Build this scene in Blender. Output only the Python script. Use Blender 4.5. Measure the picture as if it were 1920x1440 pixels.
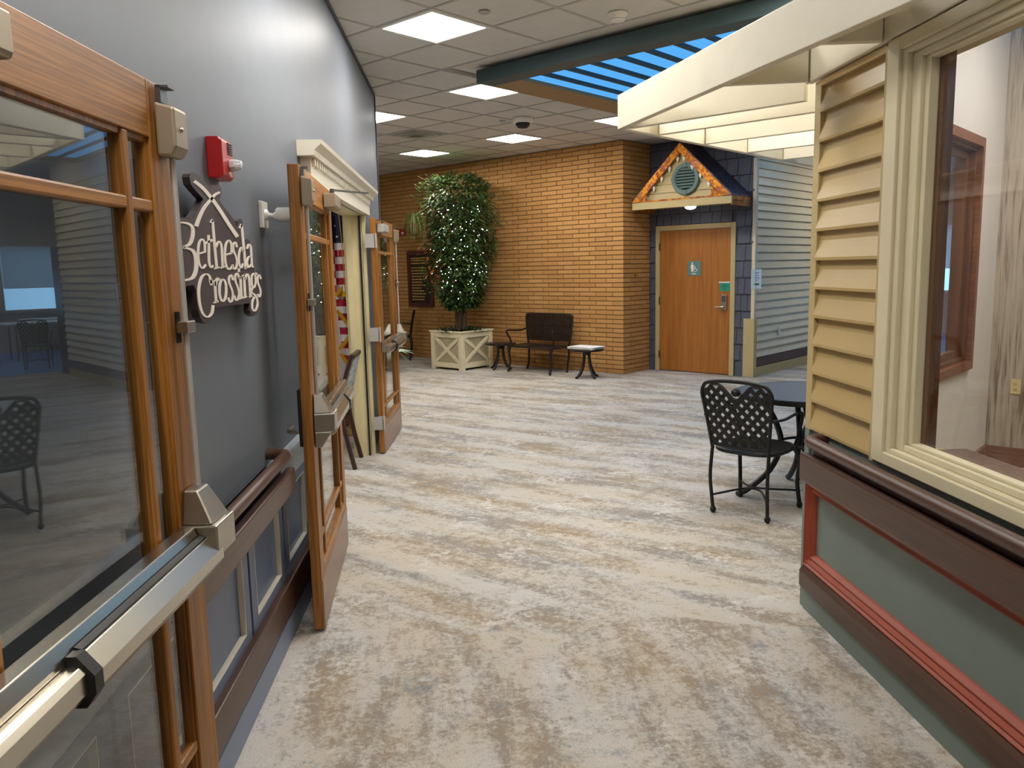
import bpy, bmesh, math, random
from mathutils import Vector, Matrix
random.seed(7)
for o in list(bpy.data.objects): bpy.data.objects.remove(o, do_unlink=True)
SC = bpy.context.scene
COL = SC.collection
R = math.radians
# ------------------------------------------------------------------ camera
CAM_H, PITCH, ROLL, YAW, FPX = 1.587, R(8.19), R(1.25), R(3.37), 1509.5
fwd = Vector((math.sin(YAW)*math.cos(PITCH), math.cos(YAW)*math.cos(PITCH), -math.sin(PITCH)))
rt0 = Vector((math.cos(YAW), -math.sin(YAW), 0)); up0 = rt0.cross(fwd)
CR = rt0*math.cos(ROLL) - up0*math.sin(ROLL)
CU = rt0*math.sin(ROLL) + up0*math.cos(ROLL)
cd = bpy.data.cameras.new('camera'); cd.sensor_width = 36; cd.sensor_fit = 'HORIZONTAL'; cd.lens = FPX/1920*36
cd.clip_start = 0.05; cd.clip_end = 200
cam = bpy.data.objects.new('camera', cd); COL.objects.link(cam)
M = Matrix((CR, CU, -fwd)).transposed().to_4x4(); M.translation = Vector((0, 0, CAM_H)); cam.matrix_world = M
SC.camera = cam
def ray(x, y): return fwd*FPX + CR*(x-960) - CU*(y-720)
def on_x(x, y, X):                      # pixel -> point of the plane x = X
    d = ray(x, y); t = X/d.x; return Vector((0, 0, CAM_H)) + d*t
# ------------------------------------------------------------------ world, exposure
w = bpy.data.worlds.new('sky'); SC.world = w; w.use_nodes = True
bg = w.node_tree.nodes['Background']; bg.inputs[0].default_value = (0.30, 0.62, 1.0, 1); bg.inputs[1].default_value = 4.0
SC.view_settings.view_transform = 'Standard'; SC.view_settings.look = 'None'
SC.view_settings.gamma = 1; SC.view_settings.use_curve_mapping = False
SC.view_settings.exposure = 0.0
PANEL_E = 36.0            # radiance of the ceiling light panels
SKY_E = 1.0              # radiance of the blue skylight glazing
# ------------------------------------------------------------------ frames
CEIL = 3.353
GA = R(45.6)                            # the far part of the building is turned 45.6 degrees
def gl(u, v, z=0): return Vector((u*math.cos(GA)+v*math.sin(GA), -u*math.sin(GA)+v*math.cos(GA), z))
# ------------------------------------------------------------------ materials
def lin(c):
    def f(x):
        x /= 255.0
        return x/12.92 if x <= .04045 else ((x+.055)/1.055)**2.4
    return (f(c[0]), f(c[1]), f(c[2]), 1)
MT = {}
def nodes(name):
    m = bpy.data.materials.new(name); m.use_nodes = True; nt = m.node_tree
    return m, nt, nt.nodes['Principled BSDF']
def tex(nt, scale=(1, 1, 1), rot=(0, 0, 0), coord='Object'):
    tc = nt.nodes.new('ShaderNodeTexCoord'); mp = nt.nodes.new('ShaderNodeMapping')
    mp.inputs['Scale'].default_value = scale; mp.inputs['Rotation'].default_value = rot
    nt.links.new(tc.outputs[coord], mp.inputs[0]); return mp.outputs[0]
def noise(nt, vec, scale, detail=3, rough=.55):
    n = nt.nodes.new('ShaderNodeTexNoise'); n.inputs['Scale'].default_value = scale
    n.inputs['Detail'].default_value = detail; n.inputs['Roughness'].default_value = rough
    nt.links.new(vec, n.inputs['Vector']); return n.outputs['Fac']
def ramp(nt, fac, stops):
    r = nt.nodes.new('ShaderNodeValToRGB'); e = r.color_ramp.elements
    while len(e) < len(stops): e.new(.5)
    for i, (p, c) in enumerate(stops): e[i].position = p; e[i].color = c
    nt.links.new(fac, r.inputs[0]); return r.outputs[0]
def mixc(nt, fac, a, b, mode='MIX'):
    m = nt.nodes.new('ShaderNodeMix'); m.data_type = 'RGBA'; m.blend_type = mode
    if isinstance(fac, float): m.inputs[0].default_value = fac
    else: nt.links.new(fac, m.inputs[0])
    for i, s in ((6, a), (7, b)):
        if isinstance(s, tuple): m.inputs[i].default_value = s
        else: nt.links.new(s, m.inputs[i])
    return m.outputs[2]
def bump(nt, bs, h, strength=.2, dist=.01):
    b = nt.nodes.new('ShaderNodeBump'); b.inputs['Strength'].default_value = strength; b.inputs['Distance'].default_value = dist
    nt.links.new(h, b.inputs['Height']); nt.links.new(b.outputs[0], bs.inputs['Normal'])
def paint(name, c, rough=.5, var=.06, bump_s=.05, metal=0, spec=.5, nscale=40):
    m, nt, bs = nodes(name); v = tex(nt); f = noise(nt, v, 6, 2)
    a = lin(c); lo = tuple(x*(1-var) for x in a[:3])+(1,); hi = tuple(min(1, x*(1+var)) for x in a[:3])+(1,)
    nt.links.new(ramp(nt, f, [(.3, lo), (.7, hi)]), bs.inputs['Base Color'])
    bs.inputs['Roughness'].default_value = rough; bs.inputs['Metallic'].default_value = metal
    bs.inputs['Specular IOR Level'].default_value = spec
    if bump_s: bump(nt, bs, noise(nt, v, nscale, 2), bump_s, .004)
    MT[name] = m; return m
def wood(name, c1, c2, axis='z', rough=.4, scale=1.0, dark=None):
    m, nt, bs = nodes(name)
    s = {'x': (1.1, 22, 22), 'y': (22, 1.1, 22), 'z': (22, 22, 1.1)}[axis]
    s = tuple(k*scale for k in s)
    v = tex(nt, s); f = noise(nt, v, 1.6, 5, .65)
    s2 = tuple((k*5 if k > 3*scale else k*1.5) for k in s)
    f2 = noise(nt, tex(nt, s2), 1.4, 3, .6)
    col = ramp(nt, f, [(.28, lin(c2)), (.5, lin(c1)), (.72, tuple(min(1, x*1.12) for x in lin(c1)[:3])+(1,))])
    col = mixc(nt, ramp(nt, f2, [(.40, (0, 0, 0, 1)), (.56, (1, 1, 1, 1))]), mixc(nt, .62, col, lin(dark or c2)), col)
    nt.links.new(col, bs.inputs['Base Color']); bs.inputs['Roughness'].default_value = rough
    bump(nt, bs, f2, .12, .002); MT[name] = m; return m
def emit(name, c, s):
    m = bpy.data.materials.new(name); m.use_nodes = True; nt = m.node_tree; nt.nodes.clear()
    e = nt.nodes.new('ShaderNodeEmission'); o = nt.nodes.new('ShaderNodeOutputMaterial')
    e.inputs[0].default_value = c; e.inputs[1].default_value = s; nt.links.new(e.outputs[0], o.inputs[0]); MT[name] = m; return m
def glass(name, tint, ior=1.5):
    m = bpy.data.materials.new(name); m.use_nodes = True; nt = m.node_tree; nt.nodes.clear()
    t = nt.nodes.new('ShaderNodeBsdfTransparent'); t.inputs[0].default_value = tint
    g = nt.nodes.new('ShaderNodeBsdfGlossy'); g.inputs['Roughness'].default_value = 0.0; g.inputs[0].default_value = (1, 1, 1, 1)
    f = nt.nodes.new('ShaderNodeFresnel'); f.inputs[0].default_value = ior
    x = nt.nodes.new('ShaderNodeMixShader'); o = nt.nodes.new('ShaderNodeOutputMaterial')
    ge = nt.nodes.new('ShaderNodeNewGeometry'); io = nt.nodes.new('ShaderNodeMix')      # thin pane: same reflectance from both sides
    io.inputs[2].default_value = ior; io.inputs[3].default_value = 1/ior
    nt.links.new(ge.outputs['Backfacing'], io.inputs[0]); nt.links.new(io.outputs[0], f.inputs[0])
    nt.links.new(f.outputs[0], x.inputs[0]); nt.links.new(t.outputs[0], x.inputs[1]); nt.links.new(g.outputs[0], x.inputs[2])
    nt.links.new(x.outputs[0], o.inputs[0]); MT[name] = m; return m

paint('wall_blue', (108, 114, 124), .47, .03, .02, spec=.36)
paint('wainscot_blue', (100, 114, 144), .35, .04, .02)
paint('base_blue', (118, 132, 158), .35, .04, .02)
paint('bead_white', (238, 232, 215), .4, .02, 0)
paint('chair_rail', (200, 206, 214), .4, .02, 0)
paint('tile', (206, 202, 196), .9, .03, .25, nscale=180)
paint('grid', (176, 172, 166), .6, .02, 0)
paint('cream', (222, 211, 178), .45, .03, .03)
paint('cream_beam', (224, 217, 196), .45, .03, .03)
paint('cream_white', (228, 222, 205), .45, .03, .03)
paint('cream_wall', (214, 202, 160), .5, .03, .03)
paint('tan_vinyl', (186, 160, 108), .38, .03, .03)
paint('tan_trim', (190, 170, 122), .45, .03, .03)
paint('sage', (112, 126, 120), .42, .03, .03)
paint('red_trim', (150, 62, 36), .4, .06, .03)
paint('dark_teal', (58, 78, 82), .5, .04, .03)
paint('soffit_tan', (152, 122, 84), .6, .04, .03)
paint('siding_grey', (214, 200, 168), .42, .03, .03)
paint('navy', (78, 80, 94), .6, .12, .25, nscale=60)
paint('navy_trim', (56, 62, 76), .5, .06, .05)
paint('white_wall', (224, 218, 214), .7, .02, .04)
paint('plain_wall', (205, 200, 190), .7, .02, .04)
paint('mortar', (104, 70, 42), .95, .12, .5, nscale=120)
paint('black_iron', (15, 14, 14), .45, .2, .12, metal=0, nscale=90)
paint('iron_brown', (46, 36, 30), .36, .25, .12, metal=.4, nscale=90)
paint('stainless', (196, 190, 178), .26, .03, .02, metal=1)
paint('nickel', (176, 170, 158), .32, .04, .02, metal=1)
paint('tan_metal', (160, 146, 124), .42, .03, .02, metal=.35)
paint('light_metal', (190, 188, 184), .4, .03, .02, metal=.3)
paint('gunmetal', (112, 112, 112), .35, .05, .02, metal=.8)
paint('black_plastic', (20, 20, 22), .45, .1, .02)
paint('white_plastic', (228, 226, 220), .4, .02, .0)
paint('ivory_plastic', (226, 208, 160), .4, .02, .0)
paint('alarm_red', (176, 22, 30), .32, .04, .0)
paint('clear_lens', (214, 214, 216), .12, .05, .1)
paint('sign_brown', (62, 50, 52), .5, .05, .03)
paint('sign_white', (238, 228, 218), .5, .02, 0)
paint('sign_green', (92, 126, 124), .5, .03, 0)
paint('card_green', (34, 142, 116), .5, .03, 0)
paint('ink_dark', (30, 70, 62), .6, .05, 0)
paint('ink_blue', (70, 90, 130), .6, .05, 0)
paint('arrow_green', (30, 120, 60), .6, .05, 0)
paint('paper', (240, 240, 238), .7, .02, 0)
paint('notice_paper', (214, 226, 236), .6, .02, 0)
paint('brown_rail', (78, 52, 40), .38, .08, .03)
paint('vent_green', (98, 122, 118), .45, .05, .03)
paint('soil', (52, 42, 30), .95, .3, .5)
paint('red_wax', (150, 40, 24), .4, .1, 0)
paint('gold_text', (196, 160, 84), .4, .05, 0, metal=.3)
paint('plaque_dark', (40, 24, 20), .4, .1, 0)
paint('gold_fringe', (214, 160, 28), .7, .1, .2)
paint('gold_metal', (190, 160, 90), .35, .08, 0, metal=.9)
paint('flag_red', (168, 20, 44), .75, .06, .05)
paint('flag_white', (226, 218, 218), .75, .04, .05)
paint('flag_blue', (22, 26, 62), .75, .06, .05)
paint('table_blue', (70, 78, 92), .30, .05, .02)
paint('shade_grey', (220, 220, 222), .8, .03, 0)
def translucent(name):
    nt = MT[name].node_tree; t = nt.nodes.new('ShaderNodeBsdfTranslucent'); t.inputs[0].default_value = (.8, .8, .82, 1)
    x = nt.nodes.new('ShaderNodeMixShader'); x.inputs[0].default_value = .6; o = nt.nodes['Material Output']
    nt.links.new(nt.nodes['Principled BSDF'].outputs[0], x.inputs[1]); nt.links.new(t.outputs[0], x.inputs[2]); nt.links.new(x.outputs[0], o.inputs[0])
translucent('shade_grey')
paint('blue_vinyl', (70, 150, 240), .2, .05, 0)
paint('beige_floor', (196, 182, 158), .9, .1, .4, nscale=200)
paint('louver_dark', (50, 66, 66), .6, .05, 0)
paint('bulb_cap', (40, 60, 40), .6, .05, 0)
paint('wicker', (110, 84, 52), .8, .15, .3)
wood('oak_z', (168, 112, 46), (104, 63, 20), 'z')
wood('oak_x', (174, 118, 52), (112, 70, 26), 'x')
wood('oak_edge', (166, 108, 44), (130, 78, 26), 'z', scale=1.6)
wood('kick', (142, 112, 92), (126, 96, 76), 'x', .3)
wood('door_oak', (172, 110, 46), (146, 86, 30), 'z', .4, .55)
wood('rail_x', (82, 55, 42), (64, 42, 32), 'y', .34)
wood('walnut', (118, 72, 42), (78, 44, 24), 'z', .45, .7)
wood('walnut_x', (136, 80, 48), (92, 50, 28), 'x', .45, .7)
wood('plaque_wood', (86, 40, 28), (60, 26, 18), 'z', .4)
wood('dark_wood', (62, 34, 28), (44, 22, 18), 'z', .35)
wood('pole_wood', (196, 128, 68), (164, 98, 44), 'z', .4)
wood('bark', (92, 72, 52), (52, 38, 28), 'z', .9, .8)
glass('pane_glass', (.80, .82, .82, 1), 1.55)
glass('window_glass', (.95, .96, .95, 1), 1.33)
emit('panel_light', (1, .955, .89, 1), PANEL_E)
emit('sky_panel', lin((92, 178, 250)), SKY_E)
emit('dome_light', (1, .97, .9, 1), 6)
emit('fairy', (.92, .97, 1, 1), 7)
def leafmat(name, c1, c2, rough=.4):
    m, nt, bs = nodes(name)
    oi = nt.nodes.new('ShaderNodeNewGeometry')
    nt.links.new(ramp(nt, oi.outputs['Random Per Island'], [(.0, lin(c1)), (1, lin(c2))]), bs.inputs['Base Color'])
    bs.inputs['Roughness'].default_value = rough; MT[name] = m
leafmat('leaf', (30, 52, 24), (84, 112, 54), .38)
leafmat('leaf_red', (150, 52, 22), (176, 84, 30))
leafmat('leaf_spider', (120, 138, 60), (196, 200, 130))
leafmat('leaf_pale', (120, 150, 120), (196, 214, 196))
leafmat('leaf_dark', (22, 40, 20), (52, 76, 38))
def brickmat():
    m, nt, bs = nodes('brick'); v = tex(nt); g = nt.nodes.new('ShaderNodeNewGeometry'); oi = nt.nodes.new('ShaderNodeObjectInfo')
    add = nt.nodes.new('ShaderNodeMath'); add.operation = 'ADD'; nt.links.new(g.outputs['Random Per Island'], add.inputs[0]); nt.links.new(oi.outputs['Random'], add.inputs[1])
    fr = nt.nodes.new('ShaderNodeMath'); fr.operation = 'FRACT'; nt.links.new(add.outputs[0], fr.inputs[0])
    base = ramp(nt, fr.outputs[0], [(0, lin((180, 132, 74))), (.5, lin((187, 139, 80))), (1, lin((194, 147, 87)))])
    sp = ramp(nt, noise(nt, v, 130, 2), [(.38, (0, 0, 0, 1)), (.5, (1, 1, 1, 1))])
    nt.links.new(mixc(nt, sp, mixc(nt, .35, base, lin((110, 66, 26))), base), bs.inputs['Base Color'])
    bs.inputs['Roughness'].default_value = .85; bump(nt, bs, noise(nt, v, 120, 3), .5, .004); MT['brick'] = m
brickmat()
def carpet():
    m, nt, bs = nodes('carpet')
    geo = tex(nt)                                    # metres
    near = nt.nodes.new('ShaderNodeSeparateXYZ'); nt.links.new(geo, near.inputs[0])
    wob = noise(nt, geo, .9, 2)
    ad = nt.nodes.new('ShaderNodeMath'); ad.operation = 'ADD'; nt.links.new(near.outputs[1], ad.inputs[0]); nt.links.new(wob, ad.inputs[1])
    sel = nt.nodes.new('ShaderNodeMath'); sel.operation = 'GREATER_THAN'; sel.inputs[1].default_value = 3.85; nt.links.new(ad.outputs[0], sel.inputs[0])
    def layer(vec):
        a = noise(nt, vec, 1.0, 4, .62); return a
    # streaks run along the planks: along Y close by, along the turned building further on
    def run(ang, along, across):             # stretched along the direction ang
        t = tex(nt, (along, across, 1), (0, 0, R(ang))); t.node.vector_type = 'TEXTURE'; return t
    vA = run(-88, 1.05, .30); vB = run(-39, 1.15, .30)
    vA2 = run(-90, 1.2, .36); vB2 = run(-41, 1.5, .40)
    def pick(a, b):
        return mixc(nt, sel.outputs[0], a, b)
    big = pick(noise(nt, vA, 1.1, 5, .7), noise(nt, vB, 1.1, 5, .7))
    tone = pick(noise(nt, vA2, 1.7, 3, .6), noise(nt, vB2, 1.7, 3, .6))
    blue = noise(nt, tex(nt, (1, 1, 1), (0, 0, 0)), 2.3, 4, .7)
    fine = noise(nt, geo, 60, 3, .7)
    mid = noise(nt, geo, 26, 3, .75)
    def bw(n): 
        r = nt.nodes.new('ShaderNodeRGBToBW'); nt.links.new(n, r.inputs[0]); return r.outputs[0]
    def wsum(items):
        prev = None
        for n, k in items:
            ml = nt.nodes.new('ShaderNodeMath'); ml.operation = 'MULTIPLY'; nt.links.new(n, ml.inputs[0]); ml.inputs[1].default_value = k
            if prev is None: prev = ml.outputs[0]
            else:
                s = nt.nodes.new('ShaderNodeMath'); s.operation = 'ADD'; nt.links.new(prev, s.inputs[0]); nt.links.new(ml.outputs[0], s.inputs[1]); prev = s.outputs[0]
        return prev
    f = wsum([(bw(big), .46), (noise(nt, geo, 9, 4, .7), .15), (mid, .22), (noise(nt, geo, 60, 3, .8), .20)])
    pale = ramp(nt, bw(tone), [(.35, lin((199, 197, 193))), (.6, lin((198, 190, 177)))])
    dark = ramp(nt, bw(tone), [(.35, lin((146, 141, 137))), (.62, lin((158, 142, 120)))])
    k = ramp(nt, f, [(.462, (0, 0, 0, 1)), (.545, (1, 1, 1, 1))])
    col = mixc(nt, bw(k), dark, pale)
    bl = wsum([(blue, .7), (mid, .3)])
    col = mixc(nt, bw(ramp(nt, bl, [(.58, (0, 0, 0, 1)), (.64, (.7, .7, .7, 1))])), col, lin((120, 126, 130)))
    lt = wsum([(noise(nt, tex(nt, (1.4, 1.4, 1), (0, 0, R(30))), 1.9, 4, .7), .7), (mid, .3)])
    col = mixc(nt, bw(ramp(nt, lt, [(.57, (0, 0, 0, 1)), (.62, (.6, .6, .6, 1))])), col, lin((220, 216, 212)))
    sp = noise(nt, geo, 210, 1)
    col = mixc(nt, bw(ramp(nt, sp, [(.35, (.28, .28, .28, 1)), (.6, (0, 0, 0, 1))])), col, lin((110, 100, 92)))
    nt.links.new(col, bs.inputs['Base Color']); bs.inputs['Roughness'].default_value = .95; bs.inputs['Specular IOR Level'].default_value = .15
    bump(nt, bs, noise(nt, geo, 150, 2), .6, .006); MT['carpet'] = m
carpet()
def patina(name, cs, scale=9):
    m, nt, bs = nodes(name); v = tex(nt)
    vo = nt.nodes.new('ShaderNodeTexVoronoi'); vo.inputs['Scale'].default_value = scale
    mp = nt.nodes.new('ShaderNodeMix'); mp.data_type = 'RGBA'; mp.inputs[0].default_value = .12
    n = nt.nodes.new('ShaderNodeTexNoise'); n.inputs['Scale'].default_value = 6; nt.links.new(v, n.inputs['Vector'])
    nt.links.new(v, mp.inputs[6]); nt.links.new(n.outputs['Color'], mp.inputs[7]); nt.links.new(mp.outputs[2], vo.inputs['Vector'])
    nt.links.new(ramp(nt, noise(nt, v, scale*1.1, 4, .75), [(.3+.08*i, lin(c)) for i, c in enumerate(cs)]), bs.inputs['Base Color'])
    bs.inputs['Roughness'].default_value = .35; bs.inputs['Metallic'].default_value = .55
    bump(nt, bs, noise(nt, v, 30, 3), .4, .006); MT[name] = m
patina('copper', [(110, 52, 24), (196, 108, 26), (232, 156, 40), (140, 66, 40), (206, 136, 90), (84, 56, 28)], 6)
patina('copper_roof', [(60, 48, 66), (96, 84, 104), (84, 54, 42), (120, 108, 128), (56, 44, 52)], 5)
def wallpaper():
    m, nt, bs = nodes('wallpaper'); v = tex(nt, (26, 26, 1.1))
    f = noise(nt, v, 2.2, 4, .6)
    nt.links.new(ramp(nt, f, [(.34, lin((128, 112, 96))), (.46, lin((182, 168, 152))), (.6, lin((198, 186, 172)))]), bs.inputs['Base Color'])
    bs.inputs['Roughness'].default_value = .7; bump(nt, bs, f, .2, .004); MT['wallpaper'] = m
wallpaper()
def fabric():
    m, nt, bs = nodes('chair_fabric'); v = tex(nt)
    nt.links.new(ramp(nt, noise(nt, v, 28, 2), [(.45, lin((176, 182, 176))), (.55, lin((140, 150, 146)))]), bs.inputs['Base Color'])
    bs.inputs['Roughness'].default_value = .9; MT['chair_fabric'] = m
fabric()
# ------------------------------------------------------------------ mesh builder
class MB:
    def __init__(s): s.v = []; s.f = []
    def add(s, vs, fs):
        b = len(s.v); s.v += [tuple(p) for p in vs]; s.f += [tuple(b+i for i in f) for f in fs]; return s
    def box(s, x0, x1, y0, y1, z0, z1):
        x0, x1 = min(x0, x1), max(x0, x1); y0, y1 = min(y0, y1), max(y0, y1); z0, z1 = min(z0, z1), max(z0, z1)
        return s.add([(x0, y0, z0), (x1, y0, z0), (x1, y1, z0), (x0, y1, z0), (x0, y0, z1), (x1, y0, z1), (x1, y1, z1), (x0, y1, z1)],
              [(0, 3, 2, 1), (4, 5, 6, 7), (0, 1, 5, 4), (1, 2, 6, 5), (2, 3, 7, 6), (3, 0, 4, 7)])
    def hexa(s, a, b):                  # two quads, joined
        return s.add(list(a)+list(b), [(0, 3, 2, 1), (4, 5, 6, 7), (0, 1, 5, 4), (1, 2, 6, 5), (2, 3, 7, 6), (3, 0, 4, 7)])
    def bar(s, p, q, w, h, up=(0, 0, 1)):
        p = Vector(p); q = Vector(q); d = (q-p).normalized(); up = Vector(up)
        sd = d.cross(up)
        if sd.length < 1e-4: sd = d.cross(Vector((1, 0, 0)))
        sd = sd.normalized()*w/2; u = sd.cross(d).normalized()*h/2
        return s.hexa([p-sd-u, p+sd-u, p+sd+u, p-sd+u], [q-sd-u, q+sd-u, q+sd+u, q-sd+u])
    def tube(s, pts, r, n=8, closed=False, sy=1.0):
        pts = [Vector(p) for p in pts]; N = len(pts); rs = r if isinstance(r, (list, tuple)) else [r]*N
        rings = []; prev = None
        for i, p in enumerate(pts):
            if closed: d = pts[(i+1) % N]-pts[i-1]
            else: d = pts[min(i+1, N-1)]-pts[max(i-1, 0)]
            d = d.normalized()
            if prev is None:
                a = Vector((0, 0, 1)) if abs(d.z) < .9 else Vector((1, 0, 0))
                x = d.cross(a).normalized()
            else:
                x = prev - d*prev.dot(d); x = x.normalized()
            prev = x; y = d.cross(x)
            rings.append([p + x*math.cos(2*math.pi*k/n)*rs[i] + y*math.sin(2*math.pi*k/n)*rs[i]*sy for k in range(n)])
        vs = [q for rg in rings for q in rg]; fs = []
        for i in range(N if closed else N-1):
            j = (i+1) % N
            for k in range(n): fs.append((i*n+k, i*n+(k+1) % n, j*n+(k+1) % n, j*n+k))
        if not closed: fs += [tuple(range(n))[::-1], tuple((N-1)*n+k for k in range(n))]
        return s.add(vs, fs)
    def lathe(s, prof, n=24, c=(0, 0, 0), axis='z', loop=False):
        vs = []; fs = []; N = len(prof)
        for r, z in prof:
            for k in range(n):
                a = 2*math.pi*k/n; p = (r*math.cos(a), r*math.sin(a), z)
                if axis == 'y': p = (p[0], p[2], p[1])
                if axis == 'x': p = (p[2], p[0], p[1])
                vs.append((p[0]+c[0], p[1]+c[1], p[2]+c[2]))
        for i in range(N-1):
            for k in range(n): fs.append((i*n+k, i*n+(k+1) % n, (i+1)*n+(k+1) % n, (i+1)*n+k))
        if loop: fs += [((N-1)*n+k, (N-1)*n+(k+1) % n, (k+1) % n, k) for k in range(n)]
        else: fs += [tuple(range(n))[::-1], tuple((N-1)*n+k for k in range(n))]
        return s.add(vs, fs)
    def prism(s, poly, axis, a, b):
        f = {'x': lambda p, c: (c, p[0], p[1]), 'y': lambda p, c: (p[0], c, p[1]), 'z': lambda p, c: (p[0], p[1], c)}[axis]
        n = len(poly)
        return s.add([f(p, a) for p in poly]+[f(p, b) for p in poly],
              [tuple(range(n))[::-1], tuple(range(n, 2*n))]+[(i, (i+1) % n, n+(i+1) % n, n+i) for i in range(n)])
    def ball(s, c, r, n=8, m=6, sz=1.0):
        return s.lathe([(max(1e-4, r*math.sin(math.pi*i/m)), -r*sz*math.cos(math.pi*i/m)) for i in range(m+1)], n, c)
    def mesh(s, name, mat, smooth=False):
        me = bpy.data.meshes.new(name); me.from_pydata(s.v, [], s.f)
        bm = bmesh.new(); bm.from_mesh(me); bmesh.ops.recalc_face_normals(bm, faces=bm.faces); bm.to_mesh(me); bm.free()
        for m in (mat if isinstance(mat, (list, tuple)) else [mat]): me.materials.append(MT[m])
        if smooth:
            for p in me.polygons: p.use_smooth = True
            try: me.set_sharp_from_angle(angle=R(40))
            except Exception: pass
        me.update(); return me
    def build(s, name, mat, parent=None, smooth=False, bevel=0, kind=None, loc=None, rz=None):
        o = bpy.data.objects.new(name, s.mesh(name, mat, smooth)); COL.objects.link(o)
        if parent: o.parent = parent
        if loc is not None: o.location = loc
        if rz is not None: o.rotation_euler = (0, 0, rz)
        if bevel:
            b = o.modifiers.new('bevel', 'BEVEL'); b.width = bevel; b.segments = 2; b.limit_method = 'ANGLE'; b.angle_limit = R(40)
        if kind: o['kind'] = kind
        return o
def tag(o, label=None, cat=None, group=None, kind=None):
    if label: o['label'] = label
    if cat: o['category'] = cat
    if group: o['group'] = group
    if kind: o['kind'] = kind
    return o
def thing(name, label, cat, loc=(0, 0, 0), rz=0, group=None, kind=None):
    o = bpy.data.objects.new(name, None); COL.objects.link(o); o.empty_display_size = .1
    o.location = loc; o.rotation_euler = (0, 0, rz); return tag(o, label, cat, group, kind)
def inst(name, me, parent, loc=(0, 0, 0), rot=(0, 0, 0), scale=None):
    o = bpy.data.objects.new(name, me); COL.objects.link(o); o.parent = parent; o.location = loc; o.rotation_euler = rot
    if scale: o.scale = scale
    return o
def copy_tree(o, parent=None):
    c = o.copy(); COL.objects.link(c); c.parent = parent
    for ch in list(o.children): copy_tree(ch, c)
    return c
def curve(pts, n=8):                    # Catmull-Rom through points
    P = [Vector(p) for p in pts]; P = [P[0]*2-P[1]]+P+[P[-1]*2-P[-2]]; out = []
    for i in range(1, len(P)-2):
        for k in range(n):
            t = k/n; a, b, c_, d = P[i-1], P[i], P[i+1], P[i+2]
            out.append(.5*((2*b)+(c_-a)*t+(2*a-5*b+4*c_-d)*t*t+(3*b-a-3*c_+d)*t**3))
    out.append(P[-2]); return out
def text_mesh(body, size, mat, depth=.001):
    cu = bpy.data.curves.new('lettering', 'FONT'); cu.body = body; cu.size = size; cu.extrude = depth; cu.align_x = 'CENTER'; cu.align_y = 'CENTER'
    cu.resolution_u = 2
    o = bpy.data.objects.new('lettering', cu); COL.objects.link(o)
    dg = bpy.context.evaluated_depsgraph_get(); me = bpy.data.meshes.new_from_object(o.evaluated_get(dg))
    bpy.data.objects.remove(o, do_unlink=True); me.materials.clear(); me.materials.append(MT[mat]); me.name = 'lettering'; return me
# ================================================================== the setting
def gstruct(name, mb, mat, label, cat='wall', bevel=0):
    o = mb.build(name, mat, None, bevel=bevel, rz=-GA); return tag(o, label, cat, kind='structure')
def wstruct(name, mb, mat, label, cat='wall', bevel=0):
    o = mb.build(name, mat, None, bevel=bevel); return tag(o, label, cat, kind='structure')
# floor and shell
wstruct('floor', MB().box(-16, 19, -10, 26, -.06, 0), 'carpet', 'mottled grey and taupe carpet over the whole hallway', 'floor')
gstruct('floor_vinyl', MB().box(-9.5, 2, 14.2, 18.98, 0, .006), 'blue_vinyl', 'blue vinyl floor in front of the far window', 'floor')
sh = MB().box(-15.1, -15, -6, 19, 0, 3.45).box(6, 6.1, -6, 19, 0, 3.45).box(-15, 6, -6.1, -6, 0, 3.45)
gstruct('wall_outer', sh, 'plain_wall', 'plain pale outer walls around the building')
wn = MB().box(-15, 6, 19, 19.15, 0, .9).box(-15, 6, 19, 19.15, 2.28, 3.45).box(-15, -9.4, 19, 19.15, .9, 2.28).box(-1.2, 6, 19, 19.15, .9, 2.28)
gstruct('wall_window', wn, 'plain_wall', 'pale wall with a wide window over the blue floor')
# ---- far window
WF = thing('window_2', 'wide far window with a grey roller shade half down', 'window', gl(-5.3, 18.99), -GA, kind='structure')
for i in range(5):
    x = -4.1+i*2.05
    MB().box(x-.06, x+.06, -.02, .1, .9, 2.28).build('mullion', 'white_plastic', WF)
MB().box(-4.1, 4.1, -.06, .1, .86, .92).build('window_sill', 'white_plastic', WF)
for i in range(4):
    x = -4.1+i*2.05
    MB().box(x+.06, x+1.99, .05, .06, .92, 2.28).build('pane', 'window_glass', WF)
    MB().box(x+.07, x+1.98, -.01, -.004, 1.38, 2.28).build('roller_shade', 'shade_grey', WF)
# ---- ceiling: deck, tiles, grid, light panels
T = .61
CE = tag(MB().box(-15.1, 6.1, -6.1, 19.2, CEIL+.035, CEIL+.12).build('ceiling', 'tile', None, rz=-GA),
         'suspended ceiling of square speckled tiles', 'ceiling', kind='structure')
tile_me = MB().box(-.295, .295, -.295, .295, 0, .018).mesh('ceiling_tile', 'tile')
def cell(i, j): return (-4.58+T*j, 4.28+T*i)      # (u, v) of a tile centre
LIGHTS = {(0, 0): 1, (3, -2): 1, (3, -5): 1, (7, -5): 1, (7, -8): 1, (7, -2): 1,   # seen
          (-3, 3): 0, (-6, 6): 0, (-9, 9): 0, (-1, 3): 0, (1, 4): 0, (3, -8): 0}
def in_room(u, v):
    p = gl(u, v)
    if p.x < -.83-.30 and p.y < 8.4: return False
    if p.x > 1.5 and u > -1.5: return False
    if p.x > 1.45 and p.y < 3.4: return False
    if u > -5.20 and v > 5.45: return False
    if v > 9.85 and u < -6.6: return False
    if v > 10.6: return False
    return True
nt_ = 0
cells = []
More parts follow.
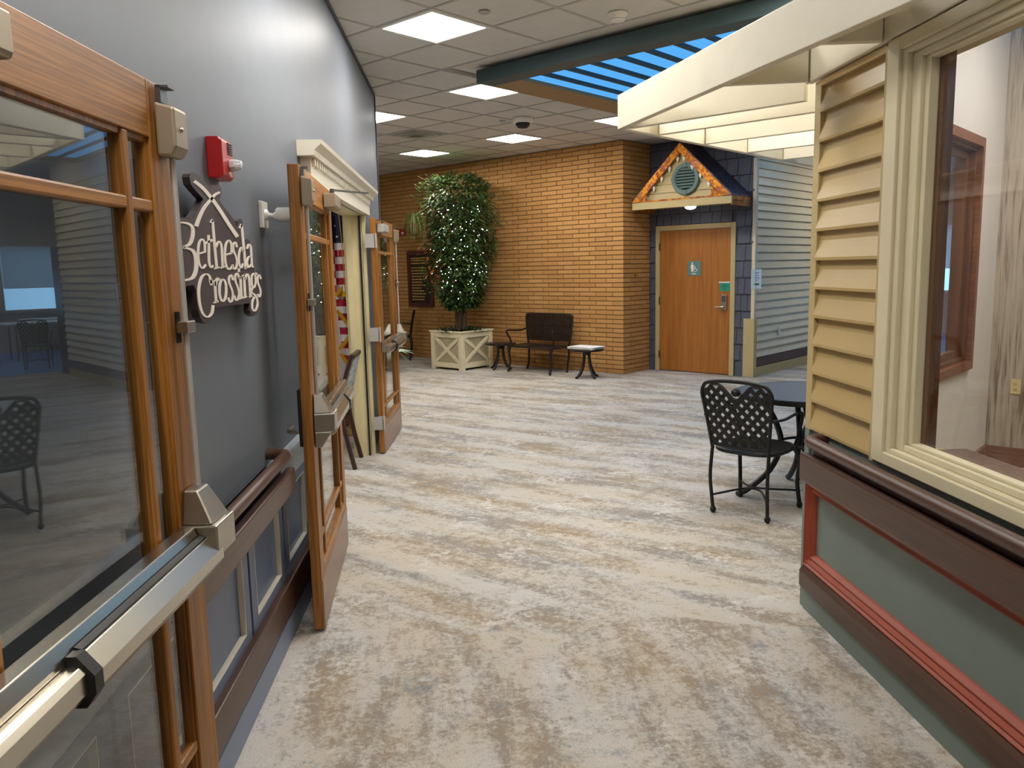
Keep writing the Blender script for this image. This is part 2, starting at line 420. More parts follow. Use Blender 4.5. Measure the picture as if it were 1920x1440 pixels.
for i in range(-9, 12):
    for j in range(-16, 14):
        u, v = cell(i, j); p = gl(u, v)
        if not in_room(u, v) or p.y < .6 or u < -12.5: continue
        cells.append((i, j))
        if (i, j) in LIGHTS: continue
        inst('ceiling_tile', tile_me, CE, (u, v, CEIL+.006)); nt_ += 1
gm = MB()
for i in range(-9, 13):
    for j in range(-16, 14):
        u, v = cell(i, j); a, b = u-T/2, v-T/2
        if (i, j) in cells or (i-1, j) in cells: gm.box(a, a+T, b-.012, b+.012, CEIL, CEIL+.03)
        if (i, j) in cells or (i, j-1) in cells: gm.box(a-.012, a+.012, b+.012, b+T-.012, CEIL, CEIL+.03)
gm.build('grid_bars', 'grid', CE, kind='stuff')
fr_me = MB().box(-.30, .30, -.30, -.268, -.006, .012).box(-.30, .30, .268, .30, -.006, .012).box(-.30, -.268, -.268, .268, -.006, .012).box(.268, .30, -.268, .268, -.006, .012).mesh('frame', 'white_plastic')
df_me = MB().box(-.268, .268, -.268, .268, .0, .01).mesh('diffuser', 'panel_light')
LBL = {(0, 0): 'bright square ceiling light panel beside the sprinkler cap, above the door signs',
       (3, -2): 'square ceiling light panel just off the end of the dark teal skylight beam',
       (3, -5): 'square ceiling light panel half hidden by the end of the blue wall',
       (7, -5): 'square ceiling light panel behind the dome camera',
       (7, -8): 'square ceiling light panel above the leafy tree, next to the air vent',
       (7, -2): 'square ceiling light panel partly hidden by the pergola beam end',
       (-3, 3): 'square ceiling light panel over the hallway between the brown sign and the sage wall',
       (-6, 6): 'square ceiling light panel over the near end of the hallway handrails',
       (-9, 9): 'square ceiling light panel by the wall that closes the hallway',
       (-1, 3): 'unseen square light panel added above the free corner of the pergola',  # unseen panel, added to light the joist faces and the near floor
       (1, 4): 'unseen square light panel added above the pergola joists and the round table',  # unseen panel, added to brighten the joists from above
       (3, -8): 'square ceiling light panel in front of the white-walled meeting room end'}
for (i, j) in LIGHTS:
    u, v = cell(i, j)
    t = thing('ceiling_light', LBL.get((i, j), 'square ceiling light panel farther along the hallway ceiling'), 'light', gl(u, v, CEIL), -GA, 'square ceiling light panels')
    inst('frame', fr_me, t); inst('diffuser', df_me, t)
for u, v, lb in ((-3.7, 12.55, 'unseen square light panel added past the blue skylight to brighten the siding'), (-5.2, 16.3, 'unseen square light panel added to brighten the far blue floor')):  # both unseen, added to brighten the lap siding and the blue floor
    t = thing('ceiling_light', lb, 'light', gl(u, v, CEIL+.02), -GA, 'square ceiling light panels'); inst('frame', fr_me, t); inst('diffuser', df_me, t)
# ---- skylight box hung below the ceiling
SK = thing('skylight', 'long blue slatted skylight framed by a dark teal beam', 'skylight', gl(-5.28, 5.43, 3.24), -GA)
MB().box(0, 4.2, 0, .19, 0, .113).build('near_beam', 'dark_teal', SK)
SKL = 6.2
MB().box(0, .36, .19, SKL, 0, .113).box(0, 4.2, SKL, SKL+.3, 0, .113).build('side_beam', 'soffit_tan', SK)
MB().box(.36, 4.2, .19, SKL, .06, .07).build('backing', 'louver_dark', SK)
SLW = .262
for k in range(14):
    x = .37+k*SLW
    if x+SLW > 4.2: break
    MB().box(x, x+SLW-.034, .19, SKL, .03, .036).build('slat', 'sky_panel', SK)
    MB().box(x+SLW-.034, x+SLW, .19, SKL, .0, .06).build('glazing_bar', 'louver_dark', SK)
# ---- left wall with the double doorway
XL = -.83; DY0, DY1, DH = 4.60, 6.93, 2.055
wl = MB().box(XL-.15, XL, -4, DY0, 0, CEIL+.03).box(XL-.15, XL, DY0, DY1, DH, CEIL+.03).box(XL-.15, XL, DY1, 8.5, 0, CEIL+.03)
WL = wstruct('wall_left', wl, 'wall_blue', 'blue-grey painted wall with white-edged wainscot panels')
MB().box(XL-.16, XL+.012, 8.5, 8.53, 0, CEIL).build('corner_trim', 'navy_trim', WL)
MB().box(XL, XL+.012, -4, 8.5, CEIL-.03, CEIL).build('ceiling_angle', 'navy_trim', WL)
for k in range(-4, 3):                              # wainscot panels
    y0 = 2.88+.57*k
    if y0 > 3.95: break
    a, b, z0, z1 = y0, y0+.545, .262, .66
    ia, ib, iz0, iz1 = y0+.07, y0+.475, .305, .62
    m = MB().box(XL, XL+.022, a, ia, z0, z1).box(XL, XL+.022, ib, b, z0, z1).box(XL, XL+.022, ia, ib, z0, iz0).box(XL, XL+.022, ia, ib, iz1, z1)
    m.box(XL, XL+.003, ia, ib, iz0, iz1); p = m.build('wainscot_panel', 'wainscot_blue', WL)
    MB().box(XL, XL+.023, ia, ia+.004, iz0, iz1).box(XL, XL+.023, ib-.004, ib, iz0, iz1).box(XL, XL+.023, ia, ib, iz0, iz0+.004).box(XL, XL+.023, ia, ib, iz1-.004, iz1).build('recess_bead', 'bead_white', p)
MB().prism([(XL, .66), (XL+.018, .66), (XL+.02, .73), (XL+.03, .75), (XL+.032, .77), (XL+.042, .785), (XL+.042, .80), (XL, .80)], 'y', -4, 4.45).build('chair_rail', 'chair_rail', WL)
MB().box(XL, XL+.05, -4, 4.45, .125, .262).build('crash_rail', 'rail_x', WL, bevel=.006)
wstruct('baseboard_left', MB().box(XL, XL+.045, -4, 4.45, 0, .112), 'base_blue', 'blue-grey baseboard below the dark crash rail', 'baseboard', .003)
# handrail on the left wall
HL = thing('handrail', 'short dark brown wooden handrail on the blue wall between two oak doors', 'handrail', (XL, 2.12, 0))
MB().box(.075, .11, 0, 1.215, .69, .785).build('plank', 'rail_x', HL, bevel=.006)
pts = [(.0, 1.20, .845), (.05, 1.20, .845), (.078, 1.18, .845), (.088, 1.14, .845), (.088, .6, .845), (.088, 0.0, .845)]
MB().tube(pts, .024, 12).build('grab_rail', 'brown_rail', HL, smooth=True)
MB().box(0, .06, .01, 1.17, .705, .80).build('mounting', 'dark_wood', HL)
# ---- doorway surround
TS = thing('trim_1', 'cream classical door header with a dentil row over the double doors', 'trim', (XL, 5.77, 0), 0, kind='structure')
MB().box(0, .055, -1.36, 1.36, 2.06, 2.186).build('frieze', 'cream_white', TS)
MB().prism([(0, 2.186), (.085, 2.188), (.087, 2.20), (.09, 2.215), (.125, 2.245), (.13, 2.265), (0, 2.265)], 'y', -1.43, 1.43).build('crown', 'cream_white', TS)
dm = MB()
k = -1.33
while k < 1.33:
    dm.box(.055, .072, k, k+.036, 2.148, 2.186); k += .074
dm.build('dentils', 'cream_white', TS, kind='stuff')
MB().box(-.155, -.02, -1.165, -1.13, 0, 2.05).build('jamb', 'cream_wall', TS)
MB().box(-.152, .0, 1.155, 1.19, 0, 2.05).build('jamb', 'cream_wall', TS)
MB().box(-.13, -.075, 1.13, 1.155, .10, 2.05).build('door_stop', 'cream_wall', TS)
MB().box(-.02, .03, 1.19, 1.25, 0, 2.06).build('casing', 'cream_wall', TS)
MB().box(-.155, .0, -1.13, 1.155, 2.05, 2.058).build('head_jamb', 'cream_wall', TS)
MB().box(-.02, -.005, 1.14, 1.16, 0, 2.05).build('gasket', 'black_plastic', TS)
# room behind the doorway
lw = MB().box(-6, XL-.15, 8.3, 8.42, 0, CEIL).box(-6, XL-.15, 3.2, 3.3, 0, CEIL).box(-5.1, -5, 3.3, 8.3, 0, CEIL)
LR = wstruct('wall_meeting_room', lw, 'white_wall', 'white walls of the room behind the double doors')
MB().box(-5, XL-.15, 8.28, 8.3, 0, .14).build('skirting', 'walnut_x', LR)
t = thing('ceiling_light', 'square ceiling light panel in the room behind the flag', 'light', (-2.6, 6.4, CEIL-.02), 0, 'square ceiling light panels'); inst('frame', fr_me, t); inst('diffuser', df_me, t)
# ---- right wall: sage panelling below, vinyl siding and window above
XR = 1.55; YE = 3.5; WY1 = 2.68; WY0 = -.9; WZ0, WZ1 = .945, 2.24
wr = MB().box(XR, XR+.15, -4, YE, 0, .84)
WR = wstruct('wall_right', wr, 'sage', 'sage green panelled wall under the cream framed window')
MB().box(XR+.02, XR+.15, -4, YE, 2.27, CEIL+.03).box(XR+.02, XR+.048, WY1+.03, YE-.06, .84, 2.24).box(XR+.02, XR+.15, YE-.06, YE, .84, 2.24).box(XR+.02, XR+.15, -4, WY0, .84, 2.24).box(XR+.02, XR+.15, WY0, WY1+.03, .84, WZ0-.025).build('upper_wall', 'tan_trim', WR)
MB().box(1.67, 1.86, 3.4, 3.70, 0, CEIL).build('corner_core', 'tan_trim', WR)
MB().box(XR-.012, XR+.02, 3.452, YE+.012, .84, 2.345).build('corner_board', 'tan_trim', WR, bevel=.003)
MB().box(XR-.014, XR, 3.46, YE+.006, 0, .84).build('corner_post', 'sage', WR)
EXP = (2.335-.848)/12
for k in range(12):                                  # siding courses
    z = .848+k*EXP
    prof = [(XR+.02, z), (XR-.018, z), (XR-.018, z+.012), (XR-.006, z+.05), (XR+.004, z+.085), (XR+.008, z+EXP+.008), (XR+.02, z+EXP+.008)]
    MB().prism([(p[0], p[1]) for p in prof], 'y', 2.915, 3.452).build('siding_board', 'tan_vinyl', WR)
MB().box(XR-.02, XR+.02, 2.885, 2.915, .835, 2.335).build('side_channel', 'tan_trim', WR)
MB().box(XR-.016, XR+.02, 2.915, 3.452, 2.318, 2.345).build('top_channel', 'tan_vinyl', WR)
# panel mould of the sage wall
rp = [(XR, .0), (XR-.030, .0), (XR-.034, .008), (XR-.026, .016), (XR-.030, .026), (XR-.018, .040), (XR-.022, .052), (XR-.008, .066), (XR, .07)]
m = MB().prism([(p[0], .215+p[1]) for p in rp], 'y', -4, 3.445)
m.build('mould_bottom', 'red_trim', WR)
MB().prism([(p[0], .625-p[1]) for p in rp], 'y', -4, 3.445).build('mould_top', 'red_trim', WR)
MB().prism([(p[0], 3.447-p[1]) for p in rp], 'z', .215, .625).build('mould_side', 'red_trim', WR)
MB().prism([(XR, .10), (XR-.03, .10), (XR-.045, .12), (XR-.045, .19), (XR-.03, .212), (XR, .212)], 'y', -4, 3.45).build('crash_rail', 'rail_x', WR)
wstruct('baseboard_right', MB().box(XR-.02, XR, -4, 3.46, 0, .095), 'sage', 'sage green baseboard below the brown crash rail', 'baseboard', .003)
HR = thing('handrail', 'long dark brown wooden handrail on the sage green panelled wall', 'handrail', (XR, 3.34, 0))
MB().box(-.11, -.075, -7, 0, .645, .772).build('plank', 'rail_x', HR, bevel=.012)
pts = [(0, -.05, .825), (-.05, -.045, .825), (-.078, -.06, .825), (-.088, -.10, .825), (-.088, -.5, .825), (-.088, -7, .825)]
pts = [(0.0, -.02, .825), (-.05, -.02, .825), (-.078, -.035, .825), (-.088, -.075, .825), (-.088, -1, .825), (-.088, -7, .825)]
MB().tube(pts, .026, 12).build('grab_rail', 'brown_rail', HR, smooth=True)
MB().box(-.07, 0, -7, -.05, .68, .80).build('mounting', 'dark_wood', HR)
# ---- pictured window in the right wall
W1 = thing('window_1', 'large fixed window with a wide stepped cream frame above the sage wall', 'window', (XR, 2.885, 0), 0, kind='structure')
def ring(x0, x1, y0, y1, z0, z1, w, h=None):
    """rectangular frame, outer y0..y1 / z0..z1, member width w upright, h across"""
    h = h or w
    return MB().box(x0, x1, y0, y0+w, z0, z1).box(x0, x1, y1-w, y1, z0, z1).box(x0, x1, y0+w, y1-w, z0, z0+h).box(x0, x1, y0+w, y1-w, z1-h, z1)
o0, o1 = WY0-2.885-.26, 0.0
ring(-.030, .02, o0, o1, .845, 2.345, .080, .046).build('outer_casing', 'cream', W1, bevel=.004)
ring(-.018, .04, o0+.080, o1-.080, .891, 2.299, .032, .018).build('brick_mould', 'cream', W1, bevel=.004)
ring(.002, .05, o0+.112, o1-.112, .909, 2.281, .055, .024).build('sash', 'cream', W1, bevel=.004)
ring(.016, .05, o0+.167, o1-.167, .933, 2.257, .028, .012).build('glazing_bead', 'cream', W1, bevel=.003)
MB().box(.044, .048, o0+.18, o1-.18, .94, 2.25).build('pane', 'window_glass', W1)
MB().box(.0495, .092, o1-.215, o1-.185, .88, 2.30).build('inner_jamb', 'walnut', W1)
MB().box(.0495, .055, o1-.219, o1-.215, .88, 2.30).build('jamb_bead', 'walnut_x', W1)
MB().box(.055, .20, o0+.2, o1-.22, .89, .925).build('inner_sill', 'walnut', W1)
# ---- room behind the window
uo = -1.53
iw = MB()
for (v0, v1, z0, z1) in ((3.86, 4.7, 0, CEIL), (6.33, 7.1, 0, CEIL), (4.7, 6.33, 0, .82), (4.7, 6.33, 2.38, CEIL)): iw.box(uo+.02, -1.40, v0, v1, z0, z1)
IW = gstruct('wall_room', iw, 'white_wall', 'white inner wall with a wood framed window, seen through the glass')
oc = MB()
for (v0, v1, z0, z1) in ((3.86, 4.7, .84, CEIL), (6.33, 7.1, .84, CEIL), (4.7, 6.33, 2.38, CEIL)): oc.box(uo, uo+.02, v0, v1, z0, z1)
oc.build('outer_skin', 'tan_trim', IW); MB().box(uo, uo+.02, 3.86, 7.1, 0, .82).build('outer_dado', 'sage', IW)
gstruct('wall_papered', MB().box(-1.40, 6, 7.0, 7.12, 0, CEIL), 'wallpaper', 'wall papered in streaky grey-beige vertical grain')
gstruct('baseboard_room', MB().box(-1.40, 4, 6.975, 7.0, 0, .15).box(-1.40, -1.375, 3.95, 6.975, 0, .15), 'walnut_x', 'stained wood baseboard inside the windowed room', 'baseboard')
gstruct('floor_room', MB().prism([(-1.375, 3.95), (-1.375, 6.975), (3.5, 6.975), (3.5, 1.229), (1.203, 1.229), (-1.226, 3.608)], 'z', 0, .006), 'beige_floor', 'beige speckled floor inside the windowed room', 'floor')
W3 = thing('window_3', 'wood framed interior window in the white wall behind the glass', 'window', gl(-1.40, 5.515), -GA, kind='structure')
def gring(x0, x1, y0, y1, z0, z1, w, n, mat, par): ring(x0, x1, y0, y1, z0, z1, w).build(n, mat, par)
gring(-.01, .03, -.815-.01, .815, .82, 2.385, .06, 'casing', 'walnut_x', W3)
gring(-.13, -.01, -.755-.01, .755, .88, 2.325, .025, 'jamb_lining', 'walnut', W3)
gring(-.09, -.05, -.73, .73, .905, 2.30, .05, 'sash', 'walnut', W3)
MB().box(-.072, -.066, -.68, .68, .955, 2.25).build('pane', 'window_glass', W3)
for u_, v_, lb in ((.55, 4.6, 'square ceiling light panel in the room behind the cream framed window'), (-.3, 5.9, 'unseen square light panel added next to the papered wall to brighten the room')):  # the second panel is unseen, added to lift the room's brightness
    t = thing('ceiling_light', lb, 'light', gl(u_, v_, CEIL-.02), -GA, 'square ceiling light panels'); inst('frame', fr_me, t); inst('diffuser', df_me, t)
# ---- back of the hallway
wstruct('wall_behind', MB().box(XL, XR, -4.1, -4, 0, CEIL), 'plain_wall', 'plain wall closing the hallway behind the viewer')
# ---- brick wall
VB = 9.82; UR = -6.69; CW, CHT = .305, CEIL/50
bc = MB().box(-15, UR-.008, VB+.008, 10.9, 0, CEIL)
WB = gstruct('wall_far', bc, 'mortar', 'golden tan brick wall in long thin courses')
bw_, bh_ = CW-.010, CHT-.010
bricks = []
for r in range(50):
    z = r*CHT+.005
    off = (CW/3 if r % 2 else 0)
    u = UR
    first = True
    while u > -12.9:
        L = (CW*.62 if r % 2 else CW) if first else CW
        u0 = u-L
        bricks.append(('f', u0+.005, u-.005 if not first else u, z)); u = u0; first = False
    v = VB
    first = True
    while v < 10.52:
        L = (CW*.62 if r % 2 == 0 else CW) if first else CW
        v1 = min(v+L, 10.53)
        if v1-v > .03: bricks.append(('r', v+(.012 if first else .005), v1-.005, z))
        v = v1; first = False
camp = Vector((0, 0, CAM_H))
def bdist(b):
    p = gl((b[1]+b[2])/2, VB, b[3]) if b[0] == 'f' else gl(UR, (b[1]+b[2])/2, b[3])
    hid = 0
    if b[0] == 'f':                                    # behind planter, tree or bench
        um = (b[1]+b[2])/2
        if um < -8.6 : hid = 6
        if -8.5 < um < -7.4 and b[3] < .9: hid = 6
    return (p-camp).length + hid + (1.0 if b[0] == 'r' else 0)
bricks.sort(key=bdist)
mes = {}
rest = MB()
for n, b in enumerate(bricks):
    kind, a, c, z = b
    L = round(c-a, 3); pr = random.uniform(-.0015, .0015)
    if n < 298:
        key = (kind, L)
        if key not in mes:
            e = .003
            def slab(l, flip):
                m = MB()
                q0 = [(0, 0), (l, 0), (l, bh_), (0, bh_)]; q1 = [(e, e), (l-e, e), (l-e, bh_-e), (e, bh_-e)]
                if flip: A = [(-.012, x, y) for x, y in q0]; B = [(-.003, x, y) for x, y in q0]; C = [(0, x, y) for x, y in q1]
                else: A = [(x, .012, y) for x, y in q0]; B = [(x, .003, y) for x, y in q0]; C = [(x, 0, y) for x, y in q1]
                return m.add(A+B+C, [(0, 1, 5, 4), (1, 2, 6, 5), (2, 3, 7, 6), (3, 0, 4, 7), (4, 5, 9, 8), (5, 6, 10, 9), (6, 7, 11, 10), (7, 4, 8, 11), (8, 9, 10, 11)])
            mes[key] = slab(L, kind == 'r').mesh('brick', 'brick')
        inst('brick', mes[key], WB, (a, VB+pr, z) if kind == 'f' else (UR+pr, a, z))
    else:
        if kind == 'f': rest.box(a, c, VB+pr, VB+.012, z, z+bh_)
        else: rest.box(UR-.012, UR+pr, a, c, z, z+bh_)
rest.build('brickwork', 'brick', WB, kind='stuff')
# ---- restroom wall with shingles
VW = 10.55; UC = -5.02; D0, D1 = -6.512, -5.371; DHH = 2.08; FR = .075
wb = MB().box(UR-.008, D0-FR, VW, VW+.1, 0, CEIL).box(D1+FR, UC-.02, VW, VW+.1, 0, CEIL).box(D0-FR, D1+FR, VW, VW+.1, DHH+FR, CEIL)
WB2 = gstruct('wall_restroom', wb, 'navy_trim', 'navy shingled wall around the restroom door')
r = 0; z = CEIL-.002
SHH = .232
zs = []
zz = .0
row = 0
while zz < CEIL-.02:
    z0, z1 = zz, min(zz+SHH-.008, CEIL-.01)
    rnd = random.Random(row*13+5)
    u = UR+.02+rnd.uniform(-.12, 0)
    while u < UC-.03:
        wd = rnd.choice((.10, .14, .17, .19)); a, c = max(u, UR+.004), min(u+wd-.008, UC-.012); u += wd
        if c-a < .03: continue
        segs = [(a, c, z0, z1)]
        # keep clear of the door and its frame
        if z0 < DHH+FR:
            if c <= D0-FR or a >= D1+FR: pass
            elif a < D0-FR and c > D0-FR: c = D0-FR-.004; segs = [(a, c, z0, z1)]
            elif a < D1+FR and c > D1+FR: a = D1+FR+.004; segs = [(a, c, z0, z1)]
            elif z1 > DHH+FR+.04: segs = [(a, c, DHH+FR+.006, z1)]
            else: segs = []
        for (sa, sc, s0, s1) in segs:
            if sc-sa < .025: continue
            t0 = rnd.uniform(.026, .034)
            MB().hexa([(sa, VW, s0), (sc, VW, s0), (sc, VW-t0, s0), (sa, VW-t0, s0)], [(sa, VW, s1), (sc, VW, s1), (sc, VW-.006, s1), (sa, VW-.006, s1)]).build('shingle', 'navy', WB2)
    zz += SHH; row += 1
# ---- siding wall to the right of it
tw = MB().box(UC-.12, UC-.02, VW+.1, 13.4, 0, CEIL)
WS = gstruct('wall_siding', tw, 'siding_grey', 'pale grey lap siding wall beside the navy shingles')
NS = 24; E2 = (2.975-.27)/NS
for k in range(NS):
    z = .27+k*E2
    MB().prism([(UC-.02, z), (UC+.016, z), (UC+.016, z+.01), (UC+.002, z+.06), (UC-.006, z+E2+.006), (UC-.02, z+E2+.006)], 'y', VW+.03, 13.4).build('siding_board', 'siding_grey', WS)
MB().box(UC-.03, UC+.02, VW-.03, VW+.03, .82, 2.99).build('corner_trim', 'siding_grey', WS)
MB().box(UC-.02, UC+.02, VW+.03, 13.4, 2.975, 3.0).build('top_trim', 'siding_grey', WS)
MB().box(UC-.02, UC+.008, VW-.03, 13.4, 3.0, CEIL).build('bulkhead', 'white_wall', WS)
MB().prism([(UC-.02, .14), (UC+.02, .14), (UC+.03, .15), (UC+.03, .25), (UC+.02, .262), (UC-.02, .262)], 'y', VW+.06, 13.4).build('crash_rail', 'rail_x', WS)
MB().box(UC-.02, UC+.022, VW+.05, 13.4, 0, .135).build('base_board', 'tan_trim', WS)
MB().box(-5.155, UC+.028, VW-.035, VW-.006, 0, .82).box(UC, UC+.028, VW-.006, VW+.06, 0, .82).build('corner_guard', 'tan_trim', WS, bevel=.003)
# ---- restroom door
D4 = thing('door_4', 'plain oak restroom door in a tan frame under the little gable', 'door', gl((D0+D1)/2, VW), -GA, kind='structure')
hw = (D1-D0)/2
MB().box(-hw, hw, -.012, .03, .012, DHH).build('slab', 'door_oak', D4, bevel=.003)
MB().box(-hw-FR, -hw-.003, -.03, .05, 0, DHH+FR).box(hw+.003, hw+FR, -.03, .05, 0, DHH+FR).box(-hw-.003, hw+.003, -.03, .05, DHH+.003, DHH+FR).build('frame', 'tan_trim', D4, bevel=.004)
for z in (.25, 1.05, 1.85): MB().box(-hw-.012, -hw+.004, -.04, -.02, z-.055, z+.055).build('hinge', 'gunmetal', D4)
lk = MB().prism([(hw-.13, .93), (hw-.045, .93), (hw-.045, 1.14), (hw-.055, 1.15), (hw-.12, 1.15), (hw-.13, 1.14)], 'y', -.036, -.012).build('lock_plate', 'nickel', D4, bevel=.004)
MB().box(hw-.115, hw-.06, -.040, -.036, 1.05, 1.135).build('keypad', 'gunmetal', lk)
MB().tube([(hw-.085, -.036, .978), (hw-.085, -.075, .978), (hw-.11, -.08, .978), (hw-.19, -.078, .975)], .012, 10).build('lever', 'nickel', lk, smooth=True)
# ================================================================== oak glazed doors
def door(name, label, loc, rz, s, w, hinges=False, lever=False, cl=.37):
    D = thing(name, label, 'door', loc, rz, kind='structure'); t = .0225
    def bx(x0, x1, y0, y1, z0, z1, n, mat, par=D, bevel=0): return MB().box(s*x0, s*x1, y0, y1, z0, z1).build(n, mat, par, bevel=bevel)
    ST = .115; G0, G1_ = .285, 1.90
    bx(0, ST, -t, t, .012, 2.03, 'stile', 'oak_z', bevel=.003); bx(w-ST, w, -t, t, .012, 2.03, 'stile', 'oak_z', bevel=.003)
    bx(ST, w-ST, -t, t, G1_, 2.03, 'top_rail', 'oak_x', bevel=.002); bx(ST, w-ST, -t, t, .012, G0, 'bottom_rail', 'oak_x', bevel=.002)
    bx(.012, w-.012, -t-.003, -t, .014, .232, 'kick_plate', 'kick')
    XM = [ST, .235, w-.235, w-ST]; ZM = [G0, .405, 1.746, G1_]
    for x in XM[1:3]: bx(x-.015, x+.015, -.020, .020, G0, G1_, 'muntin', 'oak_z', bevel=.005)
    for z in ZM[1:3]: bx(ST, w-ST, -.018, .018, z-.014, z+.014, 'muntin', 'oak_x', bevel=.005)
    # glazing stop around the opening
    m = MB()
    for (a, b, c, d) in ((ST, ST+.012, G0, G1_), (w-ST-.012, w-ST, G0, G1_)): m.box(s*a, s*b, -.014, .014, c, d)
    m.box(s*ST, s*(w-ST), -.0139, .0139, G0, G0+.012).box(s*ST, s*(w-ST), -.0139, .0139, G1_-.012, G1_)
    m.build('glazing_stop', 'oak_z', D)
    for i in range(3):
        for j in range(3): bx(XM[i]+.008, XM[i+1]-.008, -.003, .003, ZM[j]+.008, ZM[j+1]-.008, 'pane', 'pane_glass')
    # exit device
    f = -t-.004
    ch = MB().prism([(f, .892), (f-.045, .892), (f-.045, .955), (f-.035, .985), (f, .985)], 'x', s*.04, s*(w-.14)).build('exit_device', 'stainless', D, bevel=.002)
    px0, px1 = w-.72, w-.10
    MB().prism([(f-.045, .872), (f-.072, .872), (f-.088, .895), (f-.088, .922), (f-.062, .956), (f-.045, .956)], 'x', s*px0, s*px1).build('push_pad', 'stainless', ch, bevel=.002)
    MB().prism([(f-.0455, .9565), (f-.060, .9565), (f-.060, .960), (f-.0455, .964)], 'x', s*px0, s*(px1)).build('slot', 'black_plastic', ch)
    MB().prism([(f-.046, .868), (f-.074, .868), (f-.092, .893), (f-.092, .926), (f-.064, .960), (f-.046, .960)], 'x', s*(px0-.028), s*px0).build('end_cap', 'black_plastic', ch)
    MB().prism([(f-.046, .880), (f-.066, .880), (f-.080, .898), (f-.080, .932), (f-.070, .944), (f-.046, .944)], 'x', s*.04, s*(px0-.028)).build('cover', 'stainless', ch, bevel=.002)
    hd = MB().hexa([(s*(w-.125), f, .985), (s*(w-.01), f, .985), (s*(w-.01), f-.075, .985), (s*(w-.125), f-.075, .985)],
                   [(s*(w-.10), f, 1.065), (s*(w-.03), f, 1.065), (s*(w-.03), f-.035, 1.065), (s*(w-.10), f-.035, 1.065)])
    hd.box(s*(w-.135), s*(w-.006), f-.088, f, .905, .985)
    hd.hexa([(s*(w-.085), f, .835), (s*(w-.012), f, .835), (s*(w-.012), f-.03, .835), (s*(w-.085), f-.03, .835)],
            [(s*(w-.115), f, .905), (s*(w-.008), f, .905), (s*(w-.008), f-.075, .905), (s*(w-.115), f-.075, .905)])
    hd.build('head_case', 'nickel', ch, bevel=.004)
    rx = w-.045
    MB().tube([(s*rx, f-.016, 1.06), (s*rx, f-.016, 1.50), (s*rx, f-.016, 1.88)], .0075, 8).build('rod', 'light_metal', ch, smooth=True)
    bx(rx-.022, rx+.03, f-.03, f, 1.448, 1.476, 'rod_guide', 'nickel', ch, .002)
    MB().box(s*(rx-.022), s*(rx-.004), f-.006, f, 1.425, 1.5).build('guide_base', 'black_plastic', ch)
    lb = MB().prism([(f, 1.862), (f-.032, 1.862), (f-.045, 1.885), (f-.045, 1.972), (f, 1.985)], 'x', s*(rx-.045), s*(rx+.035)).build('top_latch', 'tan_metal', D, bevel=.006)
    MB().ball((s*(rx-.01), f-.046, 1.925), .006).build('screw', 'nickel', lb, smooth=True)
    MB().box(s*(rx-.03), s*(rx+.01), f-.012, f, 1.985, 2.024).box(s*(rx-.03), s*(rx+.012), f-.03, f, 2.018, 2.023).build('latch_bolt', 'gunmetal', lb)
    cb = MB().prism([(f, 1.915), (f-.055, 1.915), (f-.06, 1.925), (f-.06, 1.985), (f, 1.985)], 'x', s*.08, s*cl).build('closer', 'tan_metal' if not hinges else 'light_metal', D, bevel=.004)
    MB().tube([(s*.22, f-.03, 1.985), (s*.22, f-.03, 2.02)], .012, 8).bar((s*.22, f-.03, 2.014), (s*.02, f-.20 if not hinges else f-.02, 2.014), .022, .008).build('closer_arm', 'gunmetal', cb)
    if hinges:
        for z in (.28, 1.05, 1.84):
            h = MB().box(s*-.004, 0, -t, t, z-.058, z+.058).box(s*-.03, s*-.026, -t+.008, t+.04, z-.058, z+.058)
            h.tube([(s*-.012, -t-.004, z-.062), (s*-.012, -t-.004, z+.062)], .009, 8)
            h.build('hinge', 'light_metal', D)
    if lever:
        p = bx(w-.12, w-.02, t, t+.018, .84, 1.09, 'outside_plate', 'black_plastic', D, .004)
        MB().tube([(s*(w-.06), t+.018, .90), (s*(w-.06), t+.06, .90), (s*(w-.08), t+.068, .90), (s*(w-.17), t+.068, .90)], .011, 10).build('lever', 'nickel', p, smooth=True)
    return D
door('door_1', 'oak glazed door folded back against the blue wall, next to the crossings sign', (-.767, .991, 0), R(87.36), 1, 1.07, cl=.335)
door('door_2', 'oak glazed door standing ajar in front of the handrail end, nearer leaf of the double doorway', (-.736, 4.61, 0), R(92.75), -1, 1.17, lever=True)
door('door_3', 'oak glazed door with grey hinges on its edge, far leaf of the double doorway', (-.739, 6.945, 0), R(86.84), 1, 1.15, hinges=True)
# ================================================================== lettered sign
SX = XL+.055
def zp(x, y): # point of the traced sign (in its zoomed crop) -> sign plane
    p = on_x(340+x*.27778, 240+y*.27778, SX); return (p.y, p.z)
SG = thing('wall_sign', 'dark brown cut-out sign with cream Bethesda Crossings lettering on the blue wall', 'sign', (XL, 2.45, 1.4))
def rel(p): return (p[0]-2.45, p[1]-1.4)
outl = [(55, 330), (62, 310), (80, 300), (105, 306), (150, 350), (200, 408), (232, 384), (258, 388), (270, 415), (270, 445), (258, 485), (290, 535), (340, 595), (378, 665), (382, 628), (400, 611), (414, 628), (424, 762), (440, 746), (462, 758), (472, 800), (485, 880), (492, 968), (508, 957), (526, 970), (532, 1030), (541, 1100), (538, 1150), (520, 1172), (521, 1225), (508, 1258), (486, 1270), (468, 1255), (460, 1228), (462, 1182), (218, 1212), (216, 1260), (206, 1298), (180, 1320), (150, 1312), (128, 1280), (112, 1225), (100, 1100), (85, 1060), (-30, 1075), (-70, 1050), (-78, 640), (-60, 610), (40, 605), (75, 612), (110, 560), (150, 480), (100, 425), (65, 380)]
po = [rel(zp(*p)) for p in outl]
MB().prism(po, 'x', .033, .055).build('board', 'sign_brown', SG)
